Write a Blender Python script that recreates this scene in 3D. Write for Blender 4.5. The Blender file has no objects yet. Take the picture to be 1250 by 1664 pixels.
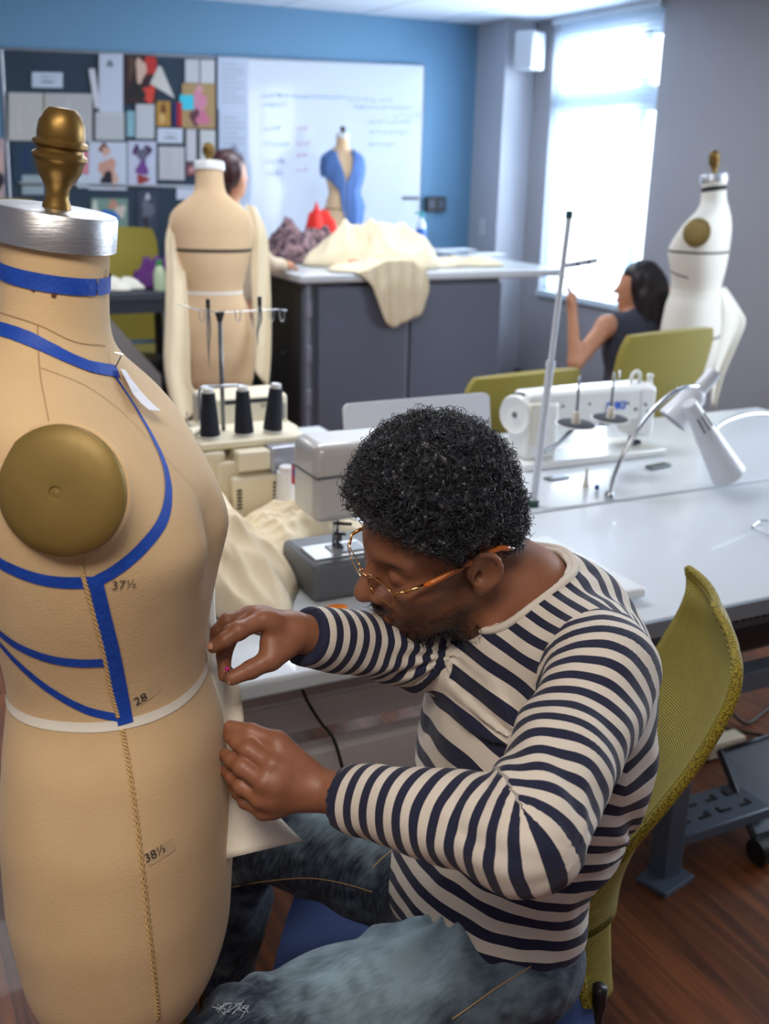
import bpy, math, random
import numpy as np
from math import sin, cos, pi, radians, sqrt
from mathutils import Vector, Matrix
from mathutils.bvhtree import BVHTree

random.seed(7); RNG = np.random.RandomState(7)
scene = bpy.context.scene
COL = scene.collection
# ------------------------------------------------------------------ camera
H = 1.6; TH = radians(18); RO = radians(1.4); YAW = radians(27); FPX = 1735.0
Fw = np.array([sin(YAW)*cos(TH), cos(YAW)*cos(TH), -sin(TH)])
R0 = np.array([cos(YAW), -sin(YAW), 0.0]); U0 = np.cross(R0, Fw)
Rr = R0*cos(RO) + U0*sin(RO); Ur = -R0*sin(RO) + U0*cos(RO)
CAM = np.array([0, 0, H])
cd = bpy.data.cameras.new('camera'); cam = bpy.data.objects.new('camera', cd); COL.objects.link(cam)
M = Matrix.Identity(4)
for i in range(3):
    M[i][0] = Rr[i]; M[i][1] = Ur[i]; M[i][2] = -Fw[i]; M[i][3] = CAM[i]
cam.matrix_world = M
cd.sensor_fit = 'VERTICAL'; cd.sensor_height = 36; cd.lens = FPX/1664*36
cd.clip_start = 0.05; cd.clip_end = 200
cd.dof.use_dof = True; cd.dof.focus_distance = 1.27; cd.dof.aperture_fstop = 5.2
scene.camera = cam
scene.view_settings.view_transform = 'Standard'; scene.view_settings.look = 'None'
scene.view_settings.exposure = 0.0; scene.view_settings.gamma = 1
scene.view_settings.use_curve_mapping = False
# ------------------------------------------------------------------ world and lights
w = bpy.data.worlds.new('world'); scene.world = w; w.use_nodes = True
bg = w.node_tree.nodes['Background']; bg.inputs[0].default_value = (0.80, 0.90, 1.0, 1); bg.inputs[1].default_value = 4.0

def area(name, loc, target, sx, sy, power, col):
    l = bpy.data.lights.new(name, 'AREA'); l.shape = 'RECTANGLE'; l.size = sx; l.size_y = sy; l.energy = power; l.color = col
    o = bpy.data.objects.new(name, l); COL.objects.link(o); o.location = loc
    o.rotation_euler = (Vector(target)-Vector(loc)).to_track_quat('-Z', 'Y').to_euler()
    return o
area('window_daylight', (5.3, 6.2, 1.9), (3.0, 5.6, 1.0), 1.5, 1.9, 300, (0.80, 0.90, 1.0))
area('side_window_daylight', (5.0, 1.9, 1.75), (1.2, 1.9, 0.8), 2.4, 1.7, 92, (0.82, 0.91, 1.0))
area('ceiling_fixture_near', (-0.3, 0.0, 2.57), (-0.3, 0.0, 0), 1.2, 0.6, 36, (1.0, 0.88, 0.74))
area('ceiling_fixture_middle', (1.2, 3.0, 2.57), (1.2, 3.0, 0), 1.2, 0.6, 34, (0.92, 0.95, 1.0))
area('ceiling_fixture_far', (2.6, 5.2, 2.57), (2.6, 5.2, 0), 1.2, 0.6, 34, (0.86, 0.93, 1.0))
area('ceiling_fixture_left', (0.0, 5.2, 2.57), (0.0, 5.2, 0), 1.2, 0.6, 26, (0.9, 0.94, 1.0))

# ------------------------------------------------------------------ pixel helpers (photograph pixels to world points)
def ray(px, py): return Fw + Rr*(px-625)/FPX - Ur*(py-832)/FPX
def W(px, py, d): return CAM + ray(px, py)*d
def Zp(px, py, z): r = ray(px, py); return CAM + r*(z-H)/r[2]
def Yp(px, py, y): r = ray(px, py); return CAM + r*y/r[1]
def Xp(px, py, x): r = ray(px, py); return CAM + r*x/r[0]
A3 = lambda *a: np.array(a, float)
def nrm(v): v = np.asarray(v, float); return v/(np.linalg.norm(v)+1e-12)

# ------------------------------------------------------------------ numpy noise
_perm = RNG.rand(64, 64, 64)
def vnoise(P, s=1.0, seed=0):
    P = np.asarray(P)*s + 17.31*seed + 100
    i = np.floor(P).astype(int); f = P-i; f = f*f*(3-2*f)
    out = 0
    for dx in (0, 1):
        for dy in (0, 1):
            for dz in (0, 1):
                wgt = (f[:, 0] if dx else 1-f[:, 0])*(f[:, 1] if dy else 1-f[:, 1])*(f[:, 2] if dz else 1-f[:, 2])
                out = out + wgt*_perm[(i[:, 0]+dx) % 64, (i[:, 1]+dy) % 64, (i[:, 2]+dz) % 64]
    return out*2-1

# ------------------------------------------------------------------ materials
def s2l(c): return tuple(((x/12.92) if x <= 0.04045 else ((x+0.055)/1.055)**2.4) for x in c)
def rgb(r, g, b): return s2l((r/255, g/255, b/255))
MATS = {}
def mat(name, col, rough=0.5, metal=0.0, noise=None, bump=None, coat=0.0, trans=0.0, alpha=1.0, emit=0.0, sheen=0.0, spec=0.5):
    """noise=(scale, other colour, amount, stretch); bump=(scale, strength, stretch)"""
    if name in MATS: return MATS[name]
    m = bpy.data.materials.new(name); m.use_nodes = True; nt = m.node_tree; b = nt.nodes['Principled BSDF']
    b.inputs['Base Color'].default_value = (*col, 1); b.inputs['Roughness'].default_value = rough
    b.inputs['Metallic'].default_value = metal; b.inputs['Coat Weight'].default_value = coat
    b.inputs['Transmission Weight'].default_value = trans; b.inputs['Alpha'].default_value = alpha
    b.inputs['Sheen Weight'].default_value = sheen; b.inputs['Specular IOR Level'].default_value = spec
    if emit: b.inputs['Emission Color'].default_value = (*col, 1); b.inputs['Emission Strength'].default_value = emit
    if noise or bump: tc = nt.nodes.new('ShaderNodeTexCoord')
    def ntex(scale, stretch, detail=4):
        mp = nt.nodes.new('ShaderNodeMapping'); nt.links.new(tc.outputs['Object'], mp.inputs[0])
        mp.inputs['Scale'].default_value = stretch
        n = nt.nodes.new('ShaderNodeTexNoise'); n.inputs['Scale'].default_value = scale; n.inputs['Detail'].default_value = detail
        nt.links.new(mp.outputs[0], n.inputs['Vector']); return n
    if noise:
        n = ntex(noise[0], noise[3] if len(noise) > 3 else (1, 1, 1))
        cr = nt.nodes.new('ShaderNodeValToRGB'); cr.color_ramp.elements[0].position = 0.5-noise[2]; cr.color_ramp.elements[1].position = 0.5+noise[2]
        cr.color_ramp.elements[0].color = (*col, 1); cr.color_ramp.elements[1].color = (*noise[1], 1)
        nt.links.new(n.outputs['Fac'], cr.inputs[0]); nt.links.new(cr.outputs[0], b.inputs['Base Color'])
    if bump:
        n = ntex(bump[0], bump[2] if len(bump) > 2 else (1, 1, 1), 3)
        bp = nt.nodes.new('ShaderNodeBump'); bp.inputs['Strength'].default_value = bump[1]; bp.inputs['Distance'].default_value = 0.002
        nt.links.new(n.outputs['Fac'], bp.inputs['Height']); nt.links.new(bp.outputs[0], b.inputs['Normal'])
    MATS[name] = m; return m

# ------------------------------------------------------------------ objects
ORG = {}
def setp(o, label=None, cat=None, group=None, kind=None):
    for k, v in (('label', label), ('category', cat), ('group', group), ('kind', kind)):
        if v: o[k] = v
    return o
def thing(name, label, cat, loc, group=None):
    o = bpy.data.objects.new(name, None); COL.objects.link(o); o.empty_display_size = 0.05
    o.location = Vector([float(x) for x in loc]); ORG[o.name] = np.array(loc, float); return setp(o, label, cat, group)
class MB:
    def __init__(s): s.v = []; s.f = []; s.m = []; s.n = 0
    def add(s, v, f, mi=0):
        v = np.asarray(v, float).reshape(-1, 3); s.v.append(v); n = s.n
        s.f += [tuple(int(i)+n for i in q) for q in f]; s.m += [mi]*len(f); s.n += len(v); return s
    def box(s, c, size, R=None, mi=0):
        c = np.asarray(c, float); h = np.asarray(size, float)/2
        v = np.array([[sx, sy, sz] for sz in (-1, 1) for sy in (-1, 1) for sx in (-1, 1)])*h
        if R is not None: v = v@np.asarray(R).T
        return s.add(v+c, [(0, 2, 3, 1), (4, 5, 7, 6), (0, 1, 5, 4), (2, 6, 7, 3), (0, 4, 6, 2), (1, 3, 7, 5)], mi)
    def quadbox(s, corners, thick, mi=0):
        """4 corners (any plane) extruded by vector thick"""
        c = [np.asarray(q, float) for q in corners]; t = np.asarray(thick, float)
        return s.add(c+[q+t for q in c], [(0, 1, 2, 3), (7, 6, 5, 4), (0, 4, 5, 1), (1, 5, 6, 2), (2, 6, 7, 3), (3, 7, 4, 0)], mi)
    def rings(s, rings, cap0=True, cap1=True, closed=True, mi=0):
        k = len(rings[0]); v = np.concatenate([np.asarray(r, float) for r in rings]); f = []
        for i in range(len(rings)-1):
            for j in range(k if closed else k-1):
                a = i*k+j; b = i*k+(j+1) % k; f.append((a, b, b+k, a+k))
        if closed and cap0: f.append(tuple(range(k-1, -1, -1)))
        if closed and cap1: f.append(tuple((len(rings)-1)*k+j for j in range(k)))
        return s.add(v, f, mi)
    def tube(s, pts, r, n=10, mi=0, flat=1.0):
        pts = [np.asarray(p, float) for p in pts]; rs = r if hasattr(r, '__len__') else [r]*len(pts); rg = []
        t0 = nrm(pts[1]-pts[0]); a = A3(0, 0, 1) if abs(t0[2]) < .9 else A3(1, 0, 0); u = nrm(np.cross(t0, a))
        for i, p in enumerate(pts):
            t = nrm(pts[min(i+1, len(pts)-1)]-pts[max(i-1, 0)]); u = nrm(u-t*(u@t)); w_ = np.cross(t, u)
            rg.append([p+rs[i]*(cos(2*pi*k/n)*u+flat*sin(2*pi*k/n)*w_) for k in range(n)])
        return s.rings(rg, mi=mi)
    def cyl(s, a, b, r1, r2=None, n=20, mi=0): return s.tube([a, b], [r1, r1 if r2 is None else r2], n, mi)
    def lathe(s, prof, base, axis=(0, 0, 1), n=28, mi=0):
        """prof: (radius, height) pairs along axis"""
        ax = nrm(axis); a = A3(1, 0, 0) if abs(ax[0]) < .9 else A3(0, 1, 0); u = nrm(np.cross(ax, a)); w_ = np.cross(ax, u); base = np.asarray(base, float)
        return s.rings([[base+ax*h+max(r, 1e-4)*(cos(2*pi*k/n)*u+sin(2*pi*k/n)*w_) for k in range(n)] for r, h in prof], mi=mi)
    def ell(s, c, r, R=None, n=14, mi=0):
        rg = []; R = np.eye(3) if R is None else np.asarray(R)
        for i in range(n+1):
            t = pi*i/n; t = min(max(t, .02), pi-.02)
            rg.append([np.asarray(c)+R@(A3(sin(t)*cos(2*pi*k/(2*n)), sin(t)*sin(2*pi*k/(2*n)), -cos(t))*np.asarray(r)) for k in range(2*n)])
        return s.rings(rg, mi=mi)
    def grid(s, P, mi=0, thick=0.0):
        """P array (a,b,3); thick adds a back face"""
        P = np.asarray(P, float); a, b = P.shape[:2]
        if not thick:
            f = [(i*b+j, i*b+j+1, (i+1)*b+j+1, (i+1)*b+j) for i in range(a-1) for j in range(b-1)]
            return s.add(P.reshape(-1, 3), f, mi)
        du = np.gradient(P, axis=0); dv = np.gradient(P, axis=1); N = np.cross(du, dv); N /= (np.linalg.norm(N, axis=2, keepdims=True)+1e-9)
        Q = P-N*thick; f = []; n = a*b
        for i in range(a-1):
            for j in range(b-1):
                q = (i*b+j, i*b+j+1, (i+1)*b+j+1, (i+1)*b+j); f.append(q); f.append(tuple(x+n for x in reversed(q)))
        per = [(0, j) for j in range(b)]+[(i, b-1) for i in range(1, a)]+[(a-1, j) for j in range(b-2, -1, -1)]+[(i, 0) for i in range(a-2, 0, -1)]
        idx = [i*b+j for i, j in per]
        for k in range(len(idx)):
            p, q = idx[k], idx[(k+1) % len(idx)]; f.append((q, p, p+n, q+n))
        return s.add(np.concatenate([P.reshape(-1, 3), Q.reshape(-1, 3)]), f, mi)
    def build(s, name, m, parent=None, smooth=False, bevel=0.0, attrs=None, seg=2, angle=35, subsurf=0):
        v = np.concatenate(s.v)
        if parent is not None: org = ORG[parent.name]; loc = A3(0, 0, 0)
        else:
            lo, hi = v.min(0), v.max(0); org = A3((lo[0]+hi[0])/2, (lo[1]+hi[1])/2, lo[2]); loc = org
        me = bpy.data.meshes.new(name); me.from_pydata((v-org).tolist(), [], s.f)
        ms = m if isinstance(m, (list, tuple)) else [m]
        for q in ms: me.materials.append(q)
        if len(ms) > 1: me.polygons.foreach_set('material_index', s.m)
        if smooth: me.shade_smooth()
        if smooth == 'auto' or (smooth and bevel): 
            me.shade_smooth(); me.set_sharp_from_angle(angle=radians(angle))
        for k, arr in (attrs or {}).items():
            at = me.attributes.new(k, 'FLOAT', 'POINT'); at.data.foreach_set('value', np.asarray(arr, np.float32))
        me.update()
        o = bpy.data.objects.new(name, me); COL.objects.link(o); ORG[o.name] = org
        if parent is not None: o.parent = parent
        else: o.location = Vector(loc.tolist())
        if bevel:
            bm_ = o.modifiers.new('bevel', 'BEVEL'); bm_.width = bevel; bm_.segments = seg; bm_.limit_method = 'ANGLE'; bm_.angle_limit = radians(40)
        if subsurf:
            sm = o.modifiers.new('sub', 'SUBSURF'); sm.levels = sm.render_levels = subsurf
        return o
def box(name, m, c, size, parent=None, R=None, bevel=0.0, seg=2): return MB().box(c, size, R).build(name, m, parent, bevel=bevel, seg=seg, smooth='auto' if bevel else False)
def struct(o): o['kind'] = 'structure'; return o
def rotz(a): return np.array([[cos(a), -sin(a), 0], [sin(a), cos(a), 0], [0, 0, 1]])
def rotx(a): return np.array([[1, 0, 0], [0, cos(a), -sin(a)], [0, sin(a), cos(a)]])
def roty(a): return np.array([[cos(a), 0, sin(a)], [0, 1, 0], [-sin(a), 0, cos(a)]])
def spline(pts, n):
    """Catmull-Rom through pts, n samples"""
    P = np.asarray(pts, float); P = np.vstack([2*P[0]-P[1], P, 2*P[-1]-P[-2]]); k = len(P)-3
    out = []
    for t in np.linspace(0, k-1e-6, n):
        i = int(t); u = t-i; a, b, c, d = P[i:i+4]
        out.append(0.5*((2*b)+(-a+c)*u+(2*a-5*b+4*c-d)*u*u+(-a+3*b-3*c+d)*u**3))
    return np.array(out)
def text_mesh(txt, size, bold=0.0):
    cu = bpy.data.curves.new('txt', 'FONT'); cu.body = txt; cu.size = size; cu.align_x = 'CENTER'; cu.align_y = 'CENTER'; cu.offset = bold; cu.resolution_u = 3
    o = bpy.data.objects.new('txt', cu); COL.objects.link(o); bpy.context.view_layer.update()
    me = bpy.data.meshes.new_from_object(o.evaluated_get(bpy.context.evaluated_depsgraph_get()))
    v = np.array([tuple(x.co) for x in me.vertices]); f = [tuple(p.vertices) for p in me.polygons]
    bpy.data.objects.remove(o); bpy.data.curves.remove(cu); bpy.data.meshes.remove(me); return v, f

# ------------------------------------------------------------------ implicit modelling
def sd_cap(P, a, b, r1, r2):
    a = np.asarray(a, float); b = np.asarray(b, float); ab = b-a; t = np.clip(((P-a)@ab)/max(ab@ab, 1e-9), 0, 1)
    return np.linalg.norm(P-a-t[:, None]*ab, axis=1)-(r1+(r2-r1)*t)
def sd_ell(P, c, r, R=None):
    q = P-np.asarray(c, float)
    if R is not None: q = q@np.asarray(R)          # columns of R are the axes
    r = np.asarray(r, float); k0 = np.linalg.norm(q/r, axis=1); k1 = np.linalg.norm(q/(r*r), axis=1)
    return k0*(k0-1)/np.maximum(k1, 1e-9)
def smin(a, b, k): h = np.clip(.5+.5*(b-a)/k, 0, 1); return b*(1-h)+a*h-k*h*(1-h)
def smax(a, b, k): return -smin(-a, -b, k)
def surfnet(fn, lo, hi, h):
    lo = np.asarray(lo, float); n = np.ceil((np.asarray(hi)-lo)/h).astype(int)+1
    xs = [lo[i]+h*np.arange(n[i]) for i in range(3)]
    D = np.empty(tuple(n), np.float32)
    Yg, Zg = np.meshgrid(xs[1], xs[2], indexing='ij'); st = max(1, int(400000/(n[1]*n[2])))
    for i in range(0, n[0], st):
        xx = xs[0][i:i+st]; P = np.empty((len(xx), n[1], n[2], 3)); P[..., 0] = xx[:, None, None]; P[..., 1] = Yg; P[..., 2] = Zg
        D[i:i+st] = fn(P.reshape(-1, 3)).reshape(len(xx), n[1], n[2])
    S = D < 0; c = np.zeros(tuple(n-1), int)
    for dx in (0, 1):
        for dy in (0, 1):
            for dz in (0, 1): c += S[dx:n[0]-1+dx, dy:n[1]-1+dy, dz:n[2]-1+dz]
    act = (c > 0) & (c < 8); ids = -np.ones(act.shape, int); cells = np.argwhere(act); ids[act] = np.arange(len(cells))
    acc = np.zeros((len(cells), 3)); cnt = np.zeros(len(cells)); I, J, K = cells.T
    for ax in range(3):
        o1, o2 = [a for a in range(3) if a != ax]
        for u in (0, 1):
            for v in (0, 1):
                off = [0, 0, 0]; off[o1] = u; off[o2] = v
                a = (I+off[0], J+off[1], K+off[2]); off[ax] = 1; b = (I+off[0], J+off[1], K+off[2])
                da, db = D[a], D[b]; x = (da < 0) != (db < 0); t = np.where(x, da/(da-db+1e-20), 0)
                p = np.zeros((len(cells), 3)); p[:, o1] = u; p[:, o2] = v; p[:, ax] = t
                acc += p*x[:, None]; cnt += x
    V = lo+(cells+acc/np.maximum(cnt, 1)[:, None])*h; F = []
    for ax in range(3):
        o1, o2 = [(1, 2), (2, 0), (0, 1)][ax]
        sl0 = [slice(1, n[0]-1) for _ in range(3)]; 
        r = [range(0, n[ax]-1) if a == ax else range(1, n[a]-1) for a in range(3)]
        g = np.ix_(*[np.array(q) for q in r]); g2 = list(np.ix_(*[np.array(q) for q in r])); g2[ax] = g2[ax]+1
        a, b = S[g], S[tuple(g2)]; ed = np.argwhere(a != b)
        if len(ed) == 0: continue
        sgn = a[tuple(ed.T)]; base = ed.copy()
        for q in range(3): base[:, q] += (0 if q == ax else 1)
        def cid(d1, d2):
            t = base.copy(); t[:, o1] += d1; t[:, o2] += d2; return ids[tuple(t.T)]
        q = np.stack([cid(-1, -1), cid(0, -1), cid(0, 0), cid(-1, 0)], 1)
        q[~sgn] = q[~sgn][:, ::-1]; F.append(q[(q >= 0).all(1)])
    return V, np.concatenate(F)
def vnormals(V, F):
    n = np.cross(V[F[:, 2]]-V[F[:, 0]], V[F[:, 3]]-V[F[:, 1]]); N = np.zeros_like(V)
    for i in range(4): np.add.at(N, F[:, i], n)
    return N/(np.linalg.norm(N, axis=1, keepdims=True)+1e-12)
def relax(V, F, it=1, k=.5):
    E_ = np.concatenate([F[:, [0, 1]], F[:, [1, 2]], F[:, [2, 3]], F[:, [3, 0]]]); 
    for _ in range(it):
        acc = np.zeros_like(V); c = np.zeros(len(V)); np.add.at(acc, E_[:, 0], V[E_[:, 1]]); np.add.at(acc, E_[:, 1], V[E_[:, 0]])
        np.add.at(c, E_[:, 0], 1); np.add.at(c, E_[:, 1], 1); V = V*(1-k)+k*acc/np.maximum(c, 1)[:, None]
    return V
def near_param(P, line):
    """arc-length parameter and distance of the nearest point of a polyline, smooth for dense lines"""
    line = np.asarray(line); seg = line[1:]-line[:-1]; L = np.linalg.norm(seg, axis=1); cum = np.concatenate([[0], np.cumsum(L)])
    best = np.full(len(P), 1e9); par = np.zeros(len(P))
    for i in range(len(seg)):
        t = ((P-line[i])@seg[i])/(L[i]**2+1e-12)
        tt = np.clip(t, 0 if i > 0 else -3, 1 if i < len(seg)-1 else 1+3)
        d = np.linalg.norm(P-line[i]-tt[:, None]*seg[i], axis=1); m = d < best; best[m] = d[m]; par[m] = cum[i]+tt[m]*L[i]
    return par, best
# ------------------------------------------------------------------ shared materials
LINEN = mat('linen_tan', rgb(218, 190, 150), .85, noise=(9, rgb(202, 170, 126), .35), bump=(420, .28), sheen=.15)
LINEN2 = mat('linen_pale', rgb(228, 198, 160), .85, noise=(7, rgb(216, 184, 146), .35), bump=(300, .15))
WHITEF = mat('form_white', rgb(232, 228, 218), .8, bump=(300, .1))
MUSLIN = mat('muslin', rgb(232, 217, 187), .9, noise=(14, rgb(224, 207, 174), .3), bump=(380, .2), sheen=.1)
MUSLINW = mat('muslin_white', rgb(236, 232, 220), .9, bump=(380, .15))
BRASS = mat('brass_paint', rgb(146, 116, 62), .38, .75, noise=(30, rgb(104, 80, 40), .3), bump=(60, .15))
GOLDP = mat('arm_plate_gold', rgb(142, 120, 66), .52, .35, noise=(22, rgb(128, 106, 56), .4), bump=(90, .1))
ALU = mat('brushed_aluminium', rgb(196, 198, 204), .36, .95, bump=(60, .25, (1, 1, 20)))
CHROME = mat('chrome', rgb(200, 204, 210), .16, 1.0)
STEEL = mat('steel_grey', rgb(120, 124, 130), .35, .9)
BTAPE = mat('blue_masking_tape', rgb(16, 78, 190), .62, noise=(60, rgb(10, 62, 165), .35), bump=(160, .5))
WTAPE = mat('white_twill_tape', rgb(235, 232, 222), .8)
BLACKT = mat('black_tape', rgb(22, 22, 26), .7)
CORD = mat('seam_cord', rgb(205, 172, 122), .85)
INK = mat('pencil_ink', rgb(84, 72, 60), .9)
LABELP = mat('size_patch', rgb(190, 166, 134), .9, alpha=.6)
BLACK = mat('black_plastic', rgb(22, 23, 26), .45)
DARKM = mat('dark_metal', rgb(52, 58, 68), .45, .5)
WHITEP = mat('white_plastic', rgb(226, 228, 230), .35, coat=.2)
WHITEL = mat('white_laminate', rgb(208, 213, 219), .28, coat=.3)
CREAMP = mat('cream_plastic', rgb(224, 214, 188), .45)
OLIVE = mat('olive_upholstery', rgb(136, 122, 34), .8, bump=(160, .5), sheen=.2)
GREYP = mat('grey_paint', rgb(104, 108, 122), .55)
PAPER = mat('white_paper', rgb(226, 228, 232), .8)
REDF = mat('red_cloth', rgb(214, 44, 36), .8)
SKIN = None

# ------------------------------------------------------------------ the room
WX, WY, CZ = 4.7, 7.4, 2.6
LX, FY = -2.6, -2.2
def floor_mat():
    m = mat('wood_laminate', rgb(140, 78, 42), .42, coat=.08); nt = m.node_tree; b = nt.nodes['Principled BSDF']; L = nt.links.new
    tc = nt.nodes.new('ShaderNodeTexCoord'); mp = nt.nodes.new('ShaderNodeMapping'); L(tc.outputs['Object'], mp.inputs[0]); mp.inputs['Rotation'].default_value = (0, 0, pi/2)
    br = nt.nodes.new('ShaderNodeTexBrick'); L(mp.outputs[0], br.inputs[0]); br.inputs['Scale'].default_value = 1; br.inputs['Brick Width'].default_value = 1.2; br.inputs['Row Height'].default_value = .13
    br.inputs['Mortar Size'].default_value = .0012; br.inputs['Color1'].default_value = (.16, .16, .16, 1); br.inputs['Color2'].default_value = (.85, .85, .85, 1); br.inputs['Mortar'].default_value = (0, 0, 0, 1)
    n = nt.nodes.new('ShaderNodeTexNoise'); mp2 = nt.nodes.new('ShaderNodeMapping'); L(tc.outputs['Object'], mp2.inputs[0]); mp2.inputs['Scale'].default_value = (26, 1.6, 1); L(mp2.outputs[0], n.inputs['Vector'])
    n.inputs['Scale'].default_value = 1; n.inputs['Detail'].default_value = 7; n.inputs['Distortion'].default_value = 1.4
    mx = nt.nodes.new('ShaderNodeMix'); mx.inputs[0].default_value = .68; mx.data_type = 'FLOAT'
    L(br.outputs['Color'], mx.inputs[2]); L(n.outputs['Fac'], mx.inputs[3])
    cr = nt.nodes.new('ShaderNodeValToRGB'); e = cr.color_ramp.elements; e[0].position = .3; e[0].color = (*rgb(62, 30, 14), 1); e[1].position = .72; e[1].color = (*rgb(152, 88, 46), 1)
    L(mx.outputs[0], cr.inputs[0]); L(cr.outputs[0], b.inputs['Base Color']); return m
struct(MB().box((1.05, 2.6, -.02), (7.4, 9.7, .04)).build('floor', floor_mat()))
def ceil_mat():
    m = mat('ceiling_tile', rgb(214, 222, 232), .9); nt = m.node_tree; b = nt.nodes['Principled BSDF']; L = nt.links.new
    tc = nt.nodes.new('ShaderNodeTexCoord'); br = nt.nodes.new('ShaderNodeTexBrick'); L(tc.outputs['Object'], br.inputs[0]); br.offset = 0
    br.inputs['Scale'].default_value = 1; br.inputs['Brick Width'].default_value = .61; br.inputs['Row Height'].default_value = 1.22; br.inputs['Mortar Size'].default_value = .012
    br.inputs['Color1'].default_value = (*rgb(216, 224, 234), 1); br.inputs['Color2'].default_value = (*rgb(212, 220, 230), 1); br.inputs['Mortar'].default_value = (*rgb(165, 176, 190), 1)
    L(br.outputs['Color'], b.inputs['Base Color']); return m
struct(MB().box((1.05, 2.6, CZ+.02), (7.4, 9.7, .04)).build('ceiling', ceil_mat()))
BLUEW = mat('blue_wall_paint', rgb(108, 152, 186), .75, bump=(90, .05)); GREYW = mat('grey_wall_paint', rgb(166, 166, 172), .75, bump=(90, .05))
struct(box('wall_back', BLUEW, (1.05, WY+.05, CZ/2), (7.4, .1, CZ)))
struct(box('wall_left', GREYW, (LX-.05, 2.6, CZ/2), (.1, 9.6, CZ)))
struct(box('wall_front', GREYW, (1.05, FY-.05, CZ/2), (7.4, .1, CZ)))
# right wall with two window openings: window_1 y 5.62..6.76 z .7..2.6, window_2 y .7..3.1 z .9..2.5
mb = MB(); T = .12
for y0, y1, z0, z1 in ((FY, .7, 0, CZ), (.7, 3.1, 0, .9), (.7, 3.1, 2.5, CZ), (3.1, 5.62, 0, CZ), (5.62, 6.76, 0, .7), (6.76, WY, 0, CZ)):
    mb.box((WX+T/2, (y0+y1)/2, (z0+z1)/2), (T, y1-y0, z1-z0))
struct(mb.build('wall_right', GREYW))
struct(MB().box((4.575, 7.2, CZ/2), (.25, .4, CZ)).build('wall_column', mat('column_paint', rgb(178, 182, 192), .75)))
struct(MB().box((WX-.008, 6.85-.05, .05), (.016, .4, .1)).box((WX-.008, 2.0, .05), (.016, 6.6, .1)).build('baseboard_right', BLACK))
struct(MB().box((.9, WY-.008, .05), (6.9, .016, .1)).build('baseboard_back', BLACK))
WINF = mat('window_frame_white', rgb(210, 222, 232), .5)
GLASS = bpy.data.materials.new('window_glass'); GLASS.use_nodes = True
nt = GLASS.node_tree; nt.nodes.clear(); o_ = nt.nodes.new('ShaderNodeOutputMaterial'); mx = nt.nodes.new('ShaderNodeMixShader'); tr = nt.nodes.new('ShaderNodeBsdfTransparent'); gl = nt.nodes.new('ShaderNodeBsdfGlossy')
gl.inputs['Roughness'].default_value = .02; mx.inputs[0].default_value = .06; nt.links.new(tr.outputs[0], mx.inputs[1]); nt.links.new(gl.outputs[0], mx.inputs[2]); nt.links.new(mx.outputs[0], o_.inputs[0])
def window(name, y0, y1, z0, z1, bars):
    f = MB(); x = WX+T*.6
    for c, sz in (((x, y0+.025, (z0+z1)/2), (.06, .05, z1-z0)), ((x, y1-.025, (z0+z1)/2), (.06, .05, z1-z0)), ((x, (y0+y1)/2, z0+.03), (.06, y1-y0, .06)), ((x, (y0+y1)/2, z1-.03), (.06, y1-y0, .06))): f.box(c, sz)
    for (c, sz) in bars: f.box(c, sz)
    o = struct(f.build(name, WINF)); MB().box((x+.01, (y0+y1)/2, (z0+z1)/2), (.008, y1-y0-.08, z1-z0-.1)).build('pane', GLASS, o)
    MB().box((WX+.03, (y0+y1)/2, z0+.01), (.12, y1-y0, .02)).build('sill', WINF, o)
window('window_1', 5.62, 6.76, .7, CZ, [((WX+.07, 6.19, 2.04), (.07, 1.14, .15)), ((WX+.07, 5.80, 1.6), (.06, .09, 1.7)), ((WX+.07, 6.19, 2.50), (.06, 1.14, .18))])
window('window_2', .7, 3.1, .9, 2.5, [((WX+.07, 1.9, 1.7), (.06, .06, 1.6))])
# venetian blind in window_1
bl = thing('window_blind', 'white slatted venetian blind hanging in the bright tall window', 'blind', (WX-.02, 6.19, .72))
m_ = MB()
for k in range(62):
    z = .76+k*.0295; m_.box((WX-.02, 6.19, z), (.024, 1.1, .0012), roty(.30))
m_.build('slats', mat('blind_slat', rgb(205, 222, 240), .5), bl)
m_ = MB().box((WX-.02, 6.19, 2.575), (.04, 1.13, .045)); m_.build('head_rail', WINF, bl)
m_ = MB().box((WX-.02, 6.19, .735), (.03, 1.12, .02)); m_.build('bottom_rail', WINF, bl)
for y in (5.85, 6.53): MB().tube([(WX-.034, y, .74), (WX-.034, y, 2.56)], .0012, 5).build('cord', WHITEP, bl)
# speaker box on the right wall beside the column
sp = thing('wall_speaker', 'white box loudspeaker mounted on the column beside the window', 'speaker', (4.56, 6.93, 2.27))
R_ = rotz(radians(22)); SPC = A3(4.535, 6.83, 2.385); MB().box(SPC, (.17, .15, .25), R_).build('speaker_body', mat('speaker_white', rgb(205, 210, 218), .5), sp, bevel=.012, smooth=True)
MB().box(SPC+R_@A3(-.01, -.078, .0), (.14, .006, .22), R_).build('grille', mat('speaker_grille', rgb(172, 180, 192), .7), sp)
MB().cyl((4.56, 6.88, 2.385), (4.56, 7.0, 2.385), .02).build('bracket', GREYP, sp)
# switch, outlet
o = MB().box((4.445, 7.2, 1.17), (.008, .075, .12)).build('light_switch', mat('switch_plate', rgb(200, 204, 212), .5), bevel=.003); setp(o, 'white switch plate on the side of the wall column', 'light switch')
ob = thing('outlet_box', 'black wall outlet box beside the right edge of the whiteboard', 'outlet', (4.13, WY, 1.27)); MB().box((4.13, WY-.02, 1.325), (.17, .04, .11)).build('box_body', BLACK, ob, bevel=.004)
for dx in (-.04, .04): MB().box((4.13+dx, WY-.042, 1.325), (.05, .004, .06)).build('socket', mat('socket_grey', rgb(70, 82, 98), .5), ob)
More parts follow.
